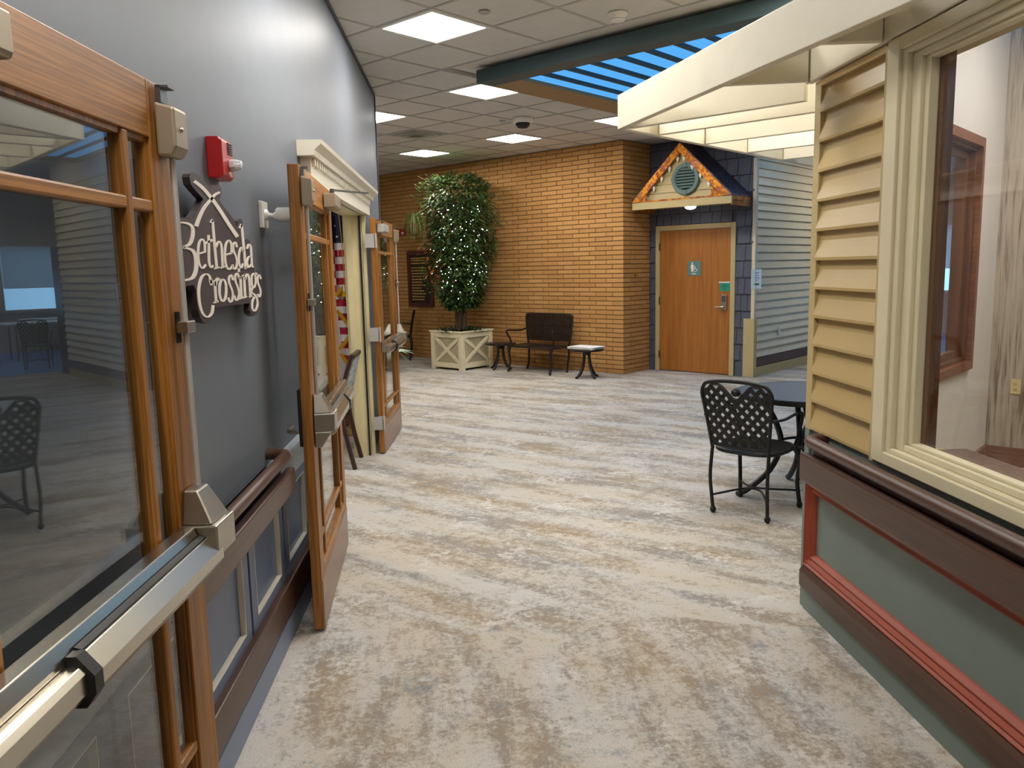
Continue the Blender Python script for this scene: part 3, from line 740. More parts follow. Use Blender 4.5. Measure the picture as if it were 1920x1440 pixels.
for (y, z) in ((.25, .12), (.55, .12)): MB().box(0, .033, y-.02, y+.02, z-.02, z+.02).build('standoff', 'gunmetal', SG)
def stroke(pts, wd, smooth=True, nib=0.42, k=5):
    """lettering stroke; thinner where it runs across, like a serif face"""
    P = curve([(p[0], p[1], 0) for p in pts], k) if smooth and len(pts) > 2 else [Vector((p[0], p[1], 0)) for p in pts]
    m = MB(); L = []; n = len(P)
    for i, p in enumerate(P):
        d = (P[min(i+1, n-1)]-P[max(i-1, 0)]).normalized(); nrm = Vector((-d.y, d.x, 0))
        ww = wd[0]+(wd[1]-wd[0])*i/(n-1) if isinstance(wd, tuple) else wd
        ww *= .9*(nib+(1-nib)*abs(d.y))
        L.append((p+nrm*ww/2, p-nrm*ww/2))
    for i in range(n-1):
        q = [L[i][0], L[i+1][0], L[i+1][1], L[i][1]]; q = [rel(zp(a.x, a.y)) for a in q]
        m.hexa([(.0552, a, b) for a, b in q], [(.0575, a, b) for a, b in q])
    return m
def letter(ms, nm='letter'):
    m = MB()
    for a in ms: m.add(a.v, a.f)
    m.build(nm, 'sign_white', SG)
ell = lambda cx, cy, rx, ry: [(cx+rx*math.cos(2*math.pi*k/16), cy+ry*math.sin(2*math.pi*k/16)) for k in range(17)]
letter([stroke([(85, 360), (140, 405), (200, 475), (260, 560), (320, 655), (376, 735)], (24, 27), nib=1)], 'roof_stroke')
letter([stroke([(257, 434), (225, 450), (190, 490), (150, 540), (120, 600), (97, 664)], (14, 28), nib=1)], 'roof_stroke')
letter([stroke([(-40, 645), (-38, 1025)], 26), stroke([(-60, 640), (20, 640), (66, 665), (74, 720), (55, 780), (10, 805)], 26), stroke([(10, 805), (75, 830), (97, 905), (88, 985), (50, 1022), (-60, 1030)], 28)])
def e_(dx, dy): return [stroke([(112+dx, 848+dy), (158+dx, 836+dy)], 22), stroke([(156+dx, 838+dy), (153+dx, 778+dy), (135+dx, 750+dy), (115+dx, 785+dy), (110+dx, 860+dy), (119+dx, 922+dy), (140+dx, 947+dy), (163+dx, 922+dy)], 15)]
letter(e_(0, 0))
letter([stroke([(180, 722), (182, 800), (184, 900), (195, 942), (212, 928)], 16), stroke([(160, 778), (206, 756)], 24)])
letter([stroke([(207, 620), (220, 780), (236, 945)], 17, False), stroke([(194, 640), (210, 618)], 18), stroke([(218, 950), (254, 940)], 20), stroke([(230, 805), (250, 766), (266, 792), (271, 850), (276, 935)], 15), stroke([(262, 945), (290, 934)], 20)])
letter(e_(181, 8))
def s_(dx, dy, h=1.0): return [stroke([(372+dx, 805+dy), (362+dx, 772+dy), (347+dx, 790+dy), (349+dx, 828+dy), (364+dx, 866+dy), (373+dx, 905+dy), (366+dx, 945+dy), (350+dx, 950+dy), (341+dx, 922+dy)], 14, nib=.7)]
letter(s_(0, 0))
letter([stroke([(416, 836), (402, 806), (387, 850), (387, 910), (400, 944), (416, 915)], 14), stroke([(403, 652), (418, 800), (432, 946)], 16, False), stroke([(392, 676), (405, 650)], 18), stroke([(424, 950), (444, 938)], 18)])
letter([stroke([(440, 815), (452, 785), (465, 802), (470, 860), (475, 930), (486, 938)], 14), stroke([(470, 862), (451, 872), (441, 905), (451, 940), (470, 920)], 13)])
letter([stroke([(196, 1050), (186, 1003), (162, 986), (132, 1012), (114, 1090), (119, 1180), (140, 1252), (174, 1276), (203, 1250), (211, 1196)], 19), stroke([(197, 1022), (199, 1062)], 18, False)])
letter([stroke([(222, 1036), (232, 1176)], 17, False), stroke([(206, 1042), (226, 1032)], 20), stroke([(214, 1180), (248, 1170)], 20), stroke([(226, 1066), (238, 1018), (254, 1026)], 18, nib=.8)])
letter([stroke(ell(277, 1096, 23, 74), 16)])
letter(s_(-28, 222)); letter(s_(14, 210))
letter([stroke([(395, 1008), (403, 1146)], 16, False), stroke([(383, 1018), (397, 1006)], 18), stroke([(389, 1152), (416, 1144)], 20), stroke([(385, 948), (386, 972)], 16, False)])
letter([stroke([(420, 996), (428, 1140)], 15, False), stroke([(409, 1006), (422, 994)], 18), stroke([(418, 1146), (440, 1138)], 18), stroke([(425, 1026), (440, 986), (452, 1006), (458, 1060), (463, 1134)], 14), stroke([(453, 1142), (474, 1132)], 18)])
letter([stroke(ell(485, 1030, 14, 48), 12), stroke([(478, 1078), (470, 1108), (490, 1124), (507, 1150), (512, 1190), (502, 1225), (488, 1234), (476, 1215), (477, 1175), (490, 1140)], 13, nib=.7), stroke([(495, 992), (506, 978)], 18)])
letter([stroke([(534, 1020), (524, 992), (512, 1012), (515, 1048), (527, 1080), (533, 1112), (525, 1140), (510, 1122)], 12, nib=.7)])
# ================================================================== alarms, camera, plates
def strobe(loc, rz, label, h=.135, w=.13):
    A = thing('fire_alarm', label, 'alarm', loc, rz, 'red fire alarm strobes')
    b = MB().prism([(0, 0), (0, h), (-.04, h), (-.052, h-.012), (-.052, .012), (-.04, 0)], 'x', -w/2, w/2).build('housing', 'alarm_red', A, bevel=.004)
    for k in range(6): MB().box(.0, w/2-.012, -.055, -.052, h*.62+k*.007, h*.62+k*.007+.003).build('horn_slot', 'black_plastic', b)
    MB().lathe([(.001, -.092), (.014, -.088), (.02, -.07), (.02, -.052)], 12, (0.03, 0, h*.38), 'y').build('strobe_lens', 'clear_lens', A, smooth=True)
    MB().box(.0, .06, -.07, -.052, h*.3, h*.46).build('lens_base', 'clear_lens', A, bevel=.004)
    inst('lettering', text_mesh('FIRE', .022, 'sign_white', .0005), A, (.02, -.0535, h*.13), (R(90), 0, 0))
    return A
strobe((XL, 2.86, 1.905), R(90), 'red fire alarm strobe on the blue wall above the brown sign')
f2 = strobe(tuple(gl(-11.50, VB, 2.21)), -GA, 'small red fire alarm on the brick wall beside the hanging spider plant')
CM = thing('security_camera', 'white security camera on a square plate behind the ajar oak door', 'camera', (XL, 3.50, 1.83))
MB().box(0, .016, -.05, .05, -.055, .055).build('wall_plate', 'white_plastic', CM, bevel=.004)
MB().lathe([(.024, .016), (.022, .024), (.014, .03)], 12, (0, 0, 0), 'x').tube([(.03, 0, 0), (.055, 0, -.004)], .009, 8).ball((.058, 0, -.004), .015).build('swivel', 'white_plastic', CM, smooth=True)
MB().lathe([(.026, .062), (.030, .068), (.030, .15), (.026, .156)], 16, (0, 0, 0), 'x').build('body', 'white_plastic', CM, smooth=True)
def outlet(loc, rz, label, mat, slots=True, w=.07, h=.115):
    t = thing('wall_plate', label, 'outlet', loc, rz)
    MB().box(-w/2, w/2, -.007, 0, -h/2, h/2).build('plate', mat, t, bevel=.003)
    for z in (.02, -.02):
        r_ = MB().box(-.016, .016, -.010, -.007, z-.013, z+.013).build('socket', mat, t, bevel=.002)
        MB().box(-.008, -.004, -.0105, -.010, z-.004, z+.006).box(.004, .008, -.0105, -.010, z-.004, z+.006).box(-.002, .002, -.0105, -.010, z-.01, z-.006).build('slot', 'black_plastic', r_)
    return t
outlet(gl(-1.22, 7.0, .62), -GA, 'ivory electrical outlet on the streaky papered wall', 'ivory_plastic')
o = outlet(gl(UC+.018, 11.36, .60), -GA+R(90), 'white electrical outlet low on the grey lap siding', 'white_plastic')
HK = thing('wall_hook', 'small brass-coloured hook plate on the brick return by the restroom door', 'hook', gl(UR+.002, 10.13, 1.46), -GA+R(90))
MB().box(-.03, .03, -.006, 0, -.02, .035).build('plate', 'gold_metal', HK); MB().tube([(0, -.006, 0), (0, -.035, -.005), (0, -.04, .015)], .006, 8).build('peg', 'gold_metal', HK, smooth=True)
# ceiling fittings
def disc(name, label, cat, u, v, r):
    t = thing(name, label, cat, gl(u, v, CEIL)); return t
P = Vector((1.155, 5.946, CEIL))
t = thing('smoke_detector', 'white round smoke detector on a ceiling tile beside the teal beam', 'detector', P)
MB().lathe([(.07, 0), (.07, -.012), (.05, -.02), (.05, -.03), (.055, -.034), (.052, -.05), (.03, -.058), (.001, -.06)], 24).build('body', 'white_plastic', t, smooth=True)
MB().lathe([(.0515, -.036), (.0535, -.038), (.0535, -.044), (.0515, -.046)], 24, loop=True).build('vent_ring', 'gunmetal', t)
for (x, y), lb in (((.211, 5.901), 'flat round sprinkler cap beside the brightest ceiling light'), ((.548, 10.097), 'flat round sprinkler cap next to the dome camera')):
    t = thing('sprinkler_cap', lb, 'sprinkler', (x, y, CEIL)); MB().lathe([(.04, .0), (.04, -.006), (.036, -.009), (.001, -.009)], 20).build('cap', 'grid', t, smooth=True)
t = thing('dome_camera', 'white ceiling camera with a smoked dome, near the blue skylight corner', 'camera', (.782, 9.937, CEIL))
MB().lathe([(.125, 0), (.125, -.03), (.118, -.05), (.09, -.055), (.001, -.056)], 28).build('housing', 'white_plastic', t, smooth=True)
MB().lathe([(.088, -.055), (.082, -.085), (.055, -.11), (.001, -.118)], 24).build('dome', 'black_plastic', t, smooth=True)
t = thing('air_vent', 'square louvred air vent in the ceiling near the brick wall', 'vent', gl(cell(5, -6)[0], cell(5, -6)[1], CEIL), -GA)
m = MB()
for k, (a, z) in enumerate(((.29, -.004), (.21, -.012), (.13, -.02))):
    m = MB()
    for (x0, x1, y0, y1) in ((-a, a, -a, -a+.05), (-a, a, a-.05, a), (-a, -a+.05, -a+.05, a-.05), (a-.05, a, -a+.05, a-.05)): m.box(x0, x1, y0, y1, z, z+.01)
    m.build('louver_ring', 'grid', t)
MB().box(-.09, .09, -.09, .09, -.02, -.012).build('core', 'gunmetal', t)
# ================================================================== pergola over the right-hand wall
PG = thing('pergola', 'cream painted timber pergola with open joists above the window wall', 'pergola', (1.53, 3.5, 2.35))
def pb(p, q, w, n, z0=0., z1=.186, mat='cream_beam'):
    a = Vector((p[0]-1.53, p[1]-3.5, 0)); b = Vector((q[0]-1.53, q[1]-3.5, 0)); d = (b-a).normalized(); s = Vector((d.y, -d.x, 0))*w
    MB().hexa([a+Vector((0, 0, z0)), a+s+Vector((0, 0, z0)), a+s+Vector((0, 0, z1)), a+Vector((0, 0, z1))], [b+Vector((0, 0, z0)), b+s+Vector((0, 0, z0)), b+s+Vector((0, 0, z1)), b+Vector((0, 0, z1))]).build(n, mat, PG, bevel=.003)
f0 = Vector((.905, 4.669)); f1 = Vector((1.505, 1.78))
pb((f1.x, f1.y), (f0.x, f0.y), .04, 'fascia')
ge = gl(-2.70, 7.4); gs = gl(-2.70, 3.98)
pb((f0.x, f0.y), (ge.x, ge.y), .04, 'fascia')
fx = lambda y: 1.365-.2075*(y-2.452)+.042
for ya, yb in ((2.36, 2.34), (2.955, 2.933), (3.612, 3.545)): pb((fx(ya), ya), (1.512, yb), .036, 'joist', 0.003, .18)
for v in (3.98, 4.31, 4.87, 5.47, 6.06, 6.65):
    a = gl(-2.655, v); b = gl(-1.565, v)
    if v < 4.1: b = gl(-1.64, v)
    pb((a.x, a.y), (b.x, b.y), .036, 'joist', 0.003, .18)
pb((1.55, 1.6), (1.55, 3.56), -.036, 'ledger', 0, .19)
a = gl(-1.53, 3.92); b = gl(-1.53, 7.1); pb((a.x, a.y), (b.x, b.y), -.03, 'ledger', 0, .19)
# ================================================================== gable over the restroom door
GBu = -5.848
GB = thing('gable_canopy', 'small gabled canopy with copper-coloured edges and a round vent over the restroom door', 'canopy', gl(GBu, VW-.02), -GA)
HB = .775; ZB, ZT, ZA = 2.37, 2.468, 3.235; YF = -.585
MB().box(-HB, HB, YF, YF+.03, ZB, ZT).build('sill_board', 'tan_trim', GB, bevel=.003)
MB().box(-HB, HB, YF+.03, -.01, ZB+.03, ZB+.05).build('soffit', 'tan_trim', GB)
for sg in (-1, 1): MB().box(sg*HB, sg*(HB-.03), YF+.03, -.01, ZB-.02, ZT).build('eave_fascia', 'copper', GB)
sl = (ZA-ZT)/HB
for sgn, nm in ((-1, 'roof_slope'), (1, 'roof_slope')):
    MB().hexa([(0, YF, ZA-.03), (0, -.01, ZA-.03), (0, -.01, ZA), (0, YF, ZA)], [(sgn*HB, YF, ZT-.03+.03), (sgn*HB, -.01, ZT), (sgn*HB, -.01, ZT+.03), (sgn*HB, YF, ZT+.03)]).build(nm, 'copper_roof', GB)
    MB().prism([(0, ZA-.14), (0, ZA-.005), (sgn*(HB-.0), ZT+.005), (sgn*(HB-.13), ZT+.005)], 'y', YF-.012, YF+.02).build('rake_trim', 'copper', GB, bevel=.004)
MB().prism([(HB-.30, ZT+.005), (HB-.135, ZT+.005), (HB-.30, ZT+.15)], 'y', YF-.004, YF+.02).build('corner_patch', 'copper', GB)
MB().prism([(-HB+.24, ZT+.005), (-HB+.135, ZT+.005), (-HB+.24, ZT+.11)], 'y', YF-.004, YF+.02).build('corner_patch', 'copper', GB)
MB().box(-HB+.2, HB-.2, YF-.003, YF+.02, ZT, ZT+.022).build('base_trim', 'copper', GB)
k = 0; z = ZT
while z < ZA-.08:
    z1 = min(z+.115, ZA-.03); h0 = (ZA-z)/sl-.05; h1 = (ZA-z1)/sl-.05
    if h1 < .02: h1 = .02
    MB().hexa([(-h0, -.50, z), (h0, -.50, z), (h0, -.52, z), (-h0, -.52, z)], [(-h1, -.50, z1), (h1, -.50, z1), (h1, -.506, z1), (-h1, -.506, z1)]).build('lap_board', 'tan_trim', GB); z += .115
vt = MB().lathe([(.15, -.025), (.165, -.04), (.205, -.04), (.215, -.025), (.215, 0), (.15, 0)], 32, (.065, -.52, 2.745), 'y', True).build('vent_ring', 'vent_green', GB, smooth=True)
MB().lathe([(.155, -.008), (.155, 0)], 28, (.065, -.52, 2.745), 'y').build('vent_back', 'black_plastic', GB)
for k in range(7):
    z = 2.745-.12+k*.04; hw_ = math.sqrt(max(0.0, .152**2-(z-2.745)**2))
    MB().hexa([(.065-hw_, -.532, z+.016), (.065+hw_, -.532, z+.016), (.065+hw_, -.536, z+.02), (.065-hw_, -.536, z+.02)], [(.065-hw_, -.548, z-.006), (.065+hw_, -.548, z-.006), (.065+hw_, -.552, z-.002), (.065-hw_, -.552, z-.002)]).build('vent_slat', 'vent_green', GB)
for a in (0, 90, 180, 270):
    x, z = .065+.185*math.sin(R(a)), 2.745+.185*math.cos(R(a)); MB().box(x-.026, x+.026, -.568, -.558, z-.03, z+.03).build('vent_key', 'vent_green', GB)
for sgn in (-1, 1):
    for k in range(5):
        x = sgn*(.05+k*.125); z = ZA-.15-abs(x)*sl-.0
        MB().add([(x, YF+.022, z+.035), (x+.022, YF+.022, z-.01), (x, YF+.022, z-.065), (x-.022, YF+.022, z-.01), (x, YF+.032, z+.035), (x+.022, YF+.032, z-.01), (x, YF+.032, z-.065), (x-.022, YF+.032, z-.01)],
                 [(0, 1, 2, 3), (4, 5, 6, 7), (0, 1, 5, 4), (1, 2, 6, 5), (2, 3, 7, 6), (3, 0, 4, 7)]).build('drip_ornament', 'cream_white', GB)
CL = thing('canopy_light', 'glowing white dome light under the canopy over the restroom door', 'light', gl(GBu+.02, VW-.34, ZB+.028))
MB().lathe([(.085, 0), (.085, -.012), (.07, -.014)], 20).build('base', 'white_plastic', CL)
MB().lathe([(.08, -.012), (.07, -.035), (.045, -.05), (.001, -.056)], 20).build('globe', 'dome_light', CL, smooth=True)
# ---- signs at the restroom
RS = thing('restroom_sign', 'grey-green square sign with a person and a wheelchair pictogram on the oak door', 'sign', gl(-5.94, VW-.013, 1.525), -GA)
MB().box(-.105, .105, -.006, 0, -.105, .105).build('plate', 'sign_green', RS, bevel=.003)
m = MB().lathe([(.012, -.0085), (.012, -.006)], 14, (-.032, 0, .075), 'y').prism([(-.052, .058), (-.012, .058), (-.006, .0), (-.016, .0), (-.018, -.045), (-.046, -.045), (-.048, .0), (-.058, .0)], 'y', -.0085, -.006)
m.build('person_mark', 'sign_white', RS)
m = MB().lathe([(.007, -.0085), (.007, -.006)], 12, (.012, 0, .028), 'y')
for p, q in (((.012, .02), (.014, -.008)), ((.014, -.008), (.036, -.008)), ((.036, -.008), (.044, -.035))): m.bar((p[0], -.0075, p[1]), (q[0], -.0075, q[1]), .002, .008, (0, 1, 0)) if False else m.bar((p[0], -.0075, p[1]), (q[0], -.0075, q[1]), .008, .0018, (0, 1, 0))
arc = [(.014+.024*math.cos(R(a)), -.0075, -.022+.024*math.sin(R(a))) for a in range(100, 345, 20)]
m.tube(arc, .003, 6); m.build('wheelchair_mark', 'sign_white', RS)
inst('lettering', text_mesh('MEN', .035, 'sign_white', .0008), RS, (-.005, -.0072, -.077), (R(90), 0, 0))
DC = thing('door_card', 'small green card hung from a white strip on the restroom door, above the lever', 'sign', gl(-5.462, VW-.013, 1.26), -GA)
MB().box(-.085, .085, -.006, 0, .055, .072).build('strip', 'white_plastic', DC); MB().box(-.07, .085, -.004, 0, -.06, .055).build('card', 'card_green', DC)
for z, a in ((.025, .03), (.0, .04), (-.03, .02)): MB().box(-a, a+.01, -.0048, -.004, z-.004, z+.004).build('printed_line', 'ink_dark', DC)
NT = thing('notice', 'white notice with a green arrow hanging at the siding corner beside the shingles', 'sign', gl(UC+.024, VW-.0, 1.365), -GA+R(40))
MB().box(-.07, .07, -.012, -.004, -.135, .135).build('sheet', 'notice_paper', NT)
for z, a in ((.085, .035), (.05, .03), (.015, .04), (-.015, .012)): MB().box(-a, a, -.0135, -.012, z-.004, z+.004).build('printed_line', 'ink_blue', NT)
MB().prism([(-.045, -.07), (-.015, -.045), (-.015, -.058), (.04, -.058), (.04, -.084), (-.015, -.084), (-.015, -.095)], 'y', -.0135, -.012).build('arrow', 'arrow_green', NT)
# ---- engraved plaque on the brick
PL = thing('plaque', 'dark wood framed plaque of gold lines on the brick wall, half behind the tree', 'plaque', gl(-11.07, VB, 1.43), -GA)
MB().box(-.29, .29, -.02, 0, -.46, .46).build('panel', 'plaque_dark', PL)
ring_ = MB().box(-.335, -.275, -.045, 0, -.50, .50).box(.275, .335, -.045, 0, -.50, .50).box(-.275, .275, -.045, 0, -.50, -.43).box(-.275, .275, -.045, 0, .43, .50)
ring_.build('frame', 'plaque_wood', PL, bevel=.005)
rn = random.Random(3)
for k, z in enumerate([.37, .33, .28]+[.20-.052*i for i in range(12)]):
    x = -.245; end = .245 if k < 3 else rn.uniform(.0, .2); m = MB()
    while x < end:
        L = rn.uniform(.03, .09); m.box(x, min(x+L, end), -.023, -.02, z-.011, z+.011); x += L+.014
    m.build('engraved_line', 'gold_text', PL)
# ================================================================== cast metal furniture
def lattice(inside, x0, x1, z0, z1, sp, wd, th, place, off=0.0, step=.008):
    """two crossing families of diagonal bars kept where inside(x, z); place maps (x, z, depth) to a point"""
    m = MB(); c = math.sqrt(.5)
    for fam in (1, -1):
        k = -60
        for k in range(-60, 60):
            d0 = k*sp+off; run = None
            n = int((x1-x0+z1-z0)*1.6/step); pts = []
            for i in range(-n, n):
                t = i*step; x = (x0+x1)/2 + t*c - fam*d0*c; z = (z0+z1)/2 + fam*t*c + d0*c
                if x0 <= x <= x1 and z0 <= z <= z1 and inside(x, z): pts.append((x, z))
                else:
                    if len(pts) > 1: run_add(m, pts, fam, wd, th, place)
                    pts = []
            if len(pts) > 1: run_add(m, pts, fam, wd, th, place)
    return m
def run_add(m, pts, fam, wd, th, place):
    (xa, za), (xb, zb) = pts[0], pts[-1]; d = Vector((xb-xa, zb-za)); 
    if d.length < .006: return
    n = Vector((-d.y, d.x)).normalized()*wd/2; dd = .0015*fam
    A = [place(xa+n.x, za+n.y, -th/2+dd), place(xa-n.x, za-n.y, -th/2+dd), place(xa-n.x, za-n.y, th/2+dd), place(xa+n.x, za+n.y, th/2+dd)]
    B = [place(xb+n.x, zb+n.y, -th/2+dd), place(xb-n.x, zb-n.y, -th/2+dd), place(xb-n.x, zb-n.y, th/2+dd), place(xb+n.x, zb+n.y, th/2+dd)]
    m.hexa(A, B)
def metal_chair(label, loc, rz, group):
    C = thing('patio_chair', label, 'chair', loc, rz, group)
    yl = lambda z: -.012-.16*(z-.42)*(1+.5*(z-.42))
    hw = lambda z: .205+.045*min(1, (z-.45)/.33)
    def inside(x, z):
        if z < .455 or z > .845: return False
        h = hw(z)
        if z > .76: h *= math.sqrt(max(0, 1-((z-.76)/.10)**2*.45))
        if abs(x) > h-.004: return False
        return z < .838-.085*math.exp(-(x/.055)**2)
    pl = lambda x, z, d: (x, yl(z)+d, z)
    lattice(inside, -.26, .26, .44, .86, .050, .026, .010, pl).build('backrest', 'black_iron', C)
    fr = []
    for z in (.42, .50, .60, .70, .78): fr.append((-hw(z), yl(z), z))
    fr += [(-.235, yl(.82), .825), (-.20, yl(.85), .852), (-.10, yl(.862), .864), (0, yl(.865), .867), (.10, yl(.862), .864), (.20, yl(.85), .852), (.235, yl(.82), .825)]
    for z in (.78, .70, .60, .50, .42): fr.append((hw(z), yl(z), z))
    MB().tube(curve(fr, 3), .0125, 8).build('back_frame', 'black_iron', C, smooth=True)
    MB().tube(curve([(-hw(.455), yl(.455), .455), (0, yl(.455)-.012, .45), (hw(.455), yl(.455), .455)], 6), .010, 8).build('lower_rail', 'black_iron', C, smooth=True)
    MB().ball((0, yl(.80), .80), .032, 12, 8, .8).build('medallion', 'black_iron', C, smooth=True)
    lob = [(-.17, .842), (-.11, .838), (-.065, .80), (-.03, .765), (0, .752), (.03, .765), (.065, .80), (.11, .838), (.17, .842)]
    MB().tube(curve([(x, yl(z), z) for x, z in lob], 4), .009, 6).build('scroll', 'black_iron', C, smooth=True)
    ss = lambda x, y: (abs(x)/.228)**3+(abs(y-.21)/.225)**3 < 1
    lattice(ss, -.24, .24, -.02, .45, .033, .024, .008, lambda x, z, d: (x, z, .418+d-.03*math.exp(-((x/.15)**2+((z-.2)/.15)**2))*.5)).build('seat', 'black_iron', C)
    rim = [(.23*math.copysign(abs(math.cos(a))**.66, math.cos(a)), .21+.227*math.copysign(abs(math.sin(a))**.66, math.sin(a)), .416) for a in [2*math.pi*k/28 for k in range(28)]]
    MB().tube(rim, .014, 8, True).build('seat_rim', 'black_iron', C, smooth=True)
    for s in (-1, 1):
        MB().tube(curve([(s*.205, -.012, .42), (s*.208, -.03, .25), (s*.203, -.012, .10), (s*.2, 0, .03)], 4), .0125, 8).ball((s*.2, 0, .022), .022, 10, 6).build('leg', 'black_iron', C, smooth=True)
        MB().tube(curve([(s*.195, .40, .41), (s*.225, .425, .32), (s*.215, .415, .18), (s*.225, .44, .03)], 4), [.02]*4+[.015]*9, 8).ball((s*.225, .44, .022), .022, 10, 6).build('leg', 'black_iron', C, smooth=True)
        MB().tube(curve([(s*.24, yl(.64), .64), (s*.262, .08, .635), (s*.262, .24, .645), (s*.258, .35, .64), (s*.25, .39, .60), (s*.225, .395, .50), (s*.2, .40, .42)], 4), .011, 8, sy=.8).build('arm', 'black_iron', C, smooth=True)
    MB().tube(curve([(-.2, -.01, .12), (-.06, .18, .14), (.06, .18, .14), (.2, -.01, .12)], 5), .007, 6).tube(curve([(-.218, .425, .12), (-.06, .24, .145), (.06, .24, .145), (.218, .425, .12)], 5), .007, 6).build('stretcher', 'black_iron', C, smooth=True)
    return C
CH1 = metal_chair('black lattice-back metal armchair drawn up to the round table by the siding corner', gl(-2.244, 4.577), -GA, 'black lattice metal chairs')
CH1.scale = (.92, .97, 1.01)
def chair_copy(label, loc, rz):
    c = copy_tree(CH1); c.location = loc; c.rotation_euler = (0, 0, rz); c['label'] = label; return c
chair_copy('black lattice-back metal armchair across the round table, facing back over it', gl(-2.1, 6.10), -GA+math.pi)
chair_copy('black lattice-back metal armchair standing sideways by the brick wall behind the tall plant tub', (-.965, 14.50, 0), R(90))
chair_copy('black lattice-back metal armchair on the far blue floor before the window', gl(-4.9, 14.9), -GA+R(20))
# round table
RT = thing('round_table', 'round patio table with a blue-grey top behind the lattice chair', 'table', (2.30, 5.22, 0))
MB().lathe([(.001, .712), (.44, .712), (.455, .718), (.455, .726), (.001, .726)], 48).build('table_top', 'table_blue', RT, smooth=True)
MB().lathe([(.44, .69), (.462, .69), (.466, .70), (.466, .724), (.456, .727), (.456, .712), (.44, .711)], 48, loop=True).build('rim', 'black_iron', RT, smooth=True)
for a in (172, 82, -8, 262):
    c_, s_2 = math.cos(R(a)), math.sin(R(a))
    MB().tube(curve([(c_*r_, s_2*r_, z) for r_, z in ((.30, .69), (.20, .50), (.17, .35), (.24, .18), (.38, .05), (.44, .018))], 4), .02, 8).ball((c_*.45, s_2*.45, .018), .018).build('leg', 'black_iron', RT, smooth=True)
MB().tube([(.175*math.cos(2*math.pi*k/20), .175*math.sin(2*math.pi*k/20), .37) for k in range(20)], .01, 6, True).build('ring', 'black_iron', RT, smooth=True)
# bench (its own front looks away from the bricks)
BN = thing('metal_bench', 'dark cast metal bench with a woven back against the brick wall', 'bench', gl(-7.935, 9.60), -GA+math.pi)
bl_ = lambda z: -.0-.05*(z-.40)
def binside(x, z):
    if z < .475 or z > .86: return False
    h = .425+.035*(z-.47)/.4
    if z > .80 and abs(x) > h-.06: return (abs(x)-(h-.06))**2+(z-.80)**2 < .06**2
    return abs(x) < h
lattice(binside, -.48, .48, .46, .87, .036, .020, .014, lambda x, z, d: (x, bl_(z)+d, z)).build('backrest', 'iron_brown', BN)
fr = [(-.40, 0, .40), (-.425, bl_(.5), .50), (-.455, bl_(.75), .75), (-.455, bl_(.81), .815), (-.41, bl_(.86), .868), (0, bl_(.87), .874), (.41, bl_(.86), .868), (.455, bl_(.81), .815), (.455, bl_(.75), .75), (.425, bl_(.5), .50), (.40, 0, .40)]
MB().tube(curve(fr, 4), .017, 8).build('back_frame', 'iron_brown', BN, smooth=True)
MB().tube([(-.425, bl_(.475), .472), (.425, bl_(.475), .472)], .013, 8).build('lower_rail', 'iron_brown', BN, smooth=True)
lattice(lambda x, y: abs(x) < .42 and 0 < y < .44, -.43, .43, -.01, .45, .032, .024, .008, lambda x, z, d: (x, z, .40+d)).build('seat', 'iron_brown', BN)
MB().tube([(-.43, 0, .395), (.43, 0, .395), (.44, .02, .395), (.44, .43, .395), (.42, .45, .395), (-.42, .45, .395), (-.44, .43, .395), (-.44, .02, .395)], .017, 8, True).build('seat_rim', 'iron_brown', BN, smooth=True)
for s in (-1, 1):
    MB().tube(curve([(s*.40, 0, .40), (s*.40, -.0, .25), (s*.39, .02, .12), (s*.40, .045, .02)], 4), .017, 8).ball((s*.40, .045, .018), .02).build('leg', 'iron_brown', BN, smooth=True)
    MB().tube(curve([(s*.42, .44, .40), (s*.415, .455, .30), (s*.41, .44, .15), (s*.415, .475, .02)], 4), [.04, .034, .028, .024]+[.018]*9, 8).ball((s*.415, .475, .02), .022).build('leg', 'iron_brown', BN, smooth=True)
    MB().tube(curve([(s*.445, bl_(.65), .65), (s*.47, .10, .62), (s*.47, .30, .63), (s*.46, .43, .64), (s*.455, .46, .61), (s*.43, .40, .50), (s*.42, .40, .40)], 4), .014, 8).build('arm', 'iron_brown', BN, smooth=True)
# little side tables
def side_table(label, loc, rz):
    t = thing('side_table', label, 'table', loc, rz, 'round metal side tables')
    MB().lathe([(.001, .392), (.235, .392), (.25, .40), (.25, .416), (.24, .422), (.001, .418)], 32).build('table_top', 'iron_brown', t, smooth=True)
    MB().box(-.05, .05, -.05, .05, .33, .392).build('collar', 'black_iron', t, bevel=.01)
    for a in (20, 110, 200, 290):
        c_, s_2 = math.cos(R(a)), math.sin(R(a))
        MB().tube(curve([(c_*r_, s_2*r_, z) for r_, z in ((.05, .37), (.055, .28), (.08, .16), (.14, .05), (.18, .016))], 4), .017, 8).ball((c_*.185, s_2*.185, .016), .02).build('leg', 'black_iron', t, smooth=True)
    return t
side_table('small round dark metal side table between the planter and the bench', gl(-8.67, 9.30), R(30))
side_table('small round dark metal side table holding white papers beside the bench', gl(-6.92, 9.23), R(8))
PP = thing('paper_stack', 'loose stack of white papers on the small side table', 'papers', gl(-6.93, 9.23, .4225), -GA)
for k, (dx, dy, a) in enumerate(((0, 0, 0), (.03, .01, 3), (-.02, .015, -4), (.05, -.01, 2))):
    MB().box(-.23+dx*.5, .21+dx*.5, -.14, .14, .009*k, .009*k+.008).build('sheaf', 'paper', PP, rz=R(a))
